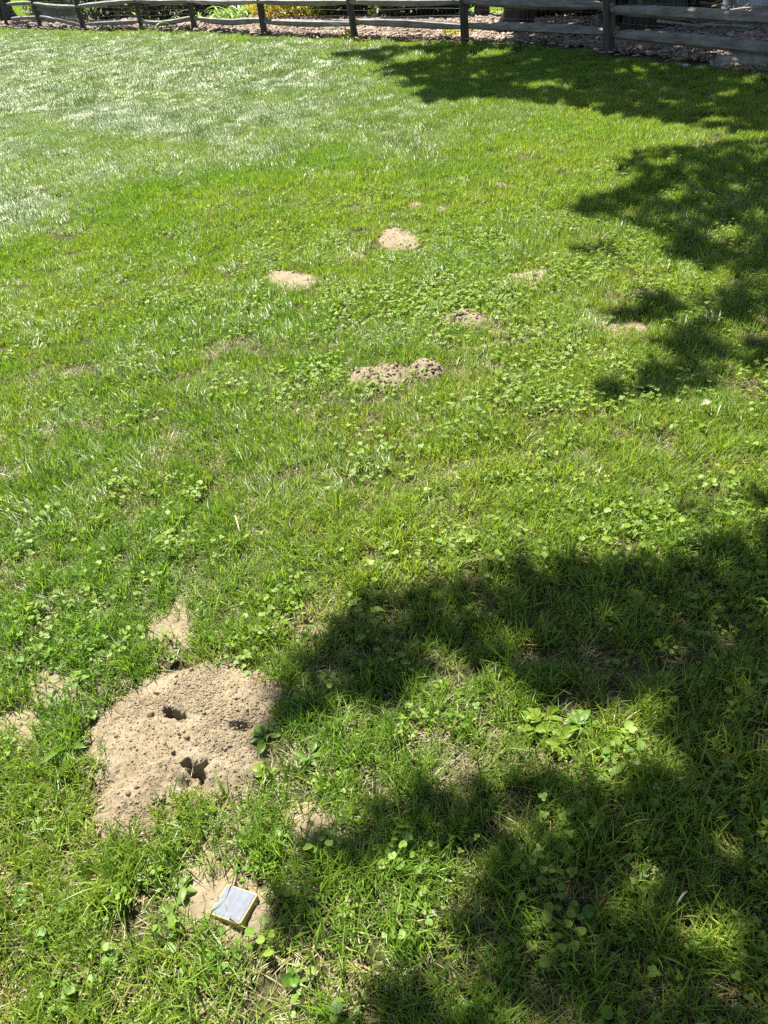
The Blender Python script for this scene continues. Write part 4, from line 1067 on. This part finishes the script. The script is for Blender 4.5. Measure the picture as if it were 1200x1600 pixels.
# shadow of the trees by the fence
A_dark = [GP([(525, 90), (560, 82), (640, 75), (740, 73), (800, 73), (826, 58), (834, 34), (900, 24), (960, 18), (1075, 14), (1280, 10), (1280, 220), (1200, 214), (1100, 205), (1010, 190), (950, 180), (870, 168), (800, 158), (720, 160), (655, 156), (632, 140), (640, 126), (590, 112), (605, 104)])]
A_hole = [GP([(1072, 80), (1110, 72), (1158, 84), (1172, 96), (1120, 98)]), GP([(1085, 34), (1200, 40), (1280, 50), (1280, 66), (1120, 58), (1080, 52)]), ell(745, 125, 26, 5), ell(860, 138, 50, 6), ell(690, 95, 24, 4), ell(1000, 112, 40, 5), ell(1050, 165, 30, 7), ell(640, 92, 18, 3), ell(1120, 190, 34, 6)]
lv = crown_points(rt_, A_dark, A_hole, 170, 4.5, 8.0, .30, (np.array([[4.3, 8.2], [9, 8], [10, 14], [6.5, 13]]),), .9, 3, .06)
bx = lv[:, 0] - OFF[0] * lv[:, 2]
tree('yard_tree', 'thick dark tree trunk with peeling bark right behind the fence', G(797, 57), .21, 3.4, lv[bx < 3.6], .17, rt_, 3, 12)
tree('yard_tree', 'very wide dark trunk in deep shade right of the tall post', G(1022, 52), .34, 3.6, lv[bx >= 3.6], .17, rt_, 5, 12, lean=(.2, .1))
tree('yard_tree', 'thin dark trunk between the eighth post and the thick trunk', G(753, 33), .11, 4.0, np.zeros((0, 3)), .1, rt_, 7, lean=(.15, 0))
D_dark = [GP([(-60, 46), (55, 46), (60, 36), (30, 28), (-60, 26)]), GP([(62, 40), (128, 44), (135, 30), (70, 24)])]
lv = crown_points(rt_, D_dark, [], 22, 5, 9, .2, (), .5, 4, .1)
tree('yard_tree', 'dark leaning trunk behind the fence in the upper left corner', G(20, 36), .26, 4.5, lv, .28, rt_, 8, 9)
# hanging dark twig with leaves below the upper rail
g = G(898, 40); P = blob_points(np.random.default_rng(2), 260, .11, .1, .30, 0.0); P = np.random.default_rng(2).normal(0, 1, (260, 3)) * [.05, .05, .12]
hb = obj('hanging_leaf_cluster', foliage_mesh('hanging_leaf_cluster', P, .04, DKA, DKB, np.random.default_rng(4)), loc=(G(898, 62)[0], G(898, 62)[1], .78)); tag(hb, 'dark leaf cluster hanging by the upper rail left of the tall post', 'leaf cluster')
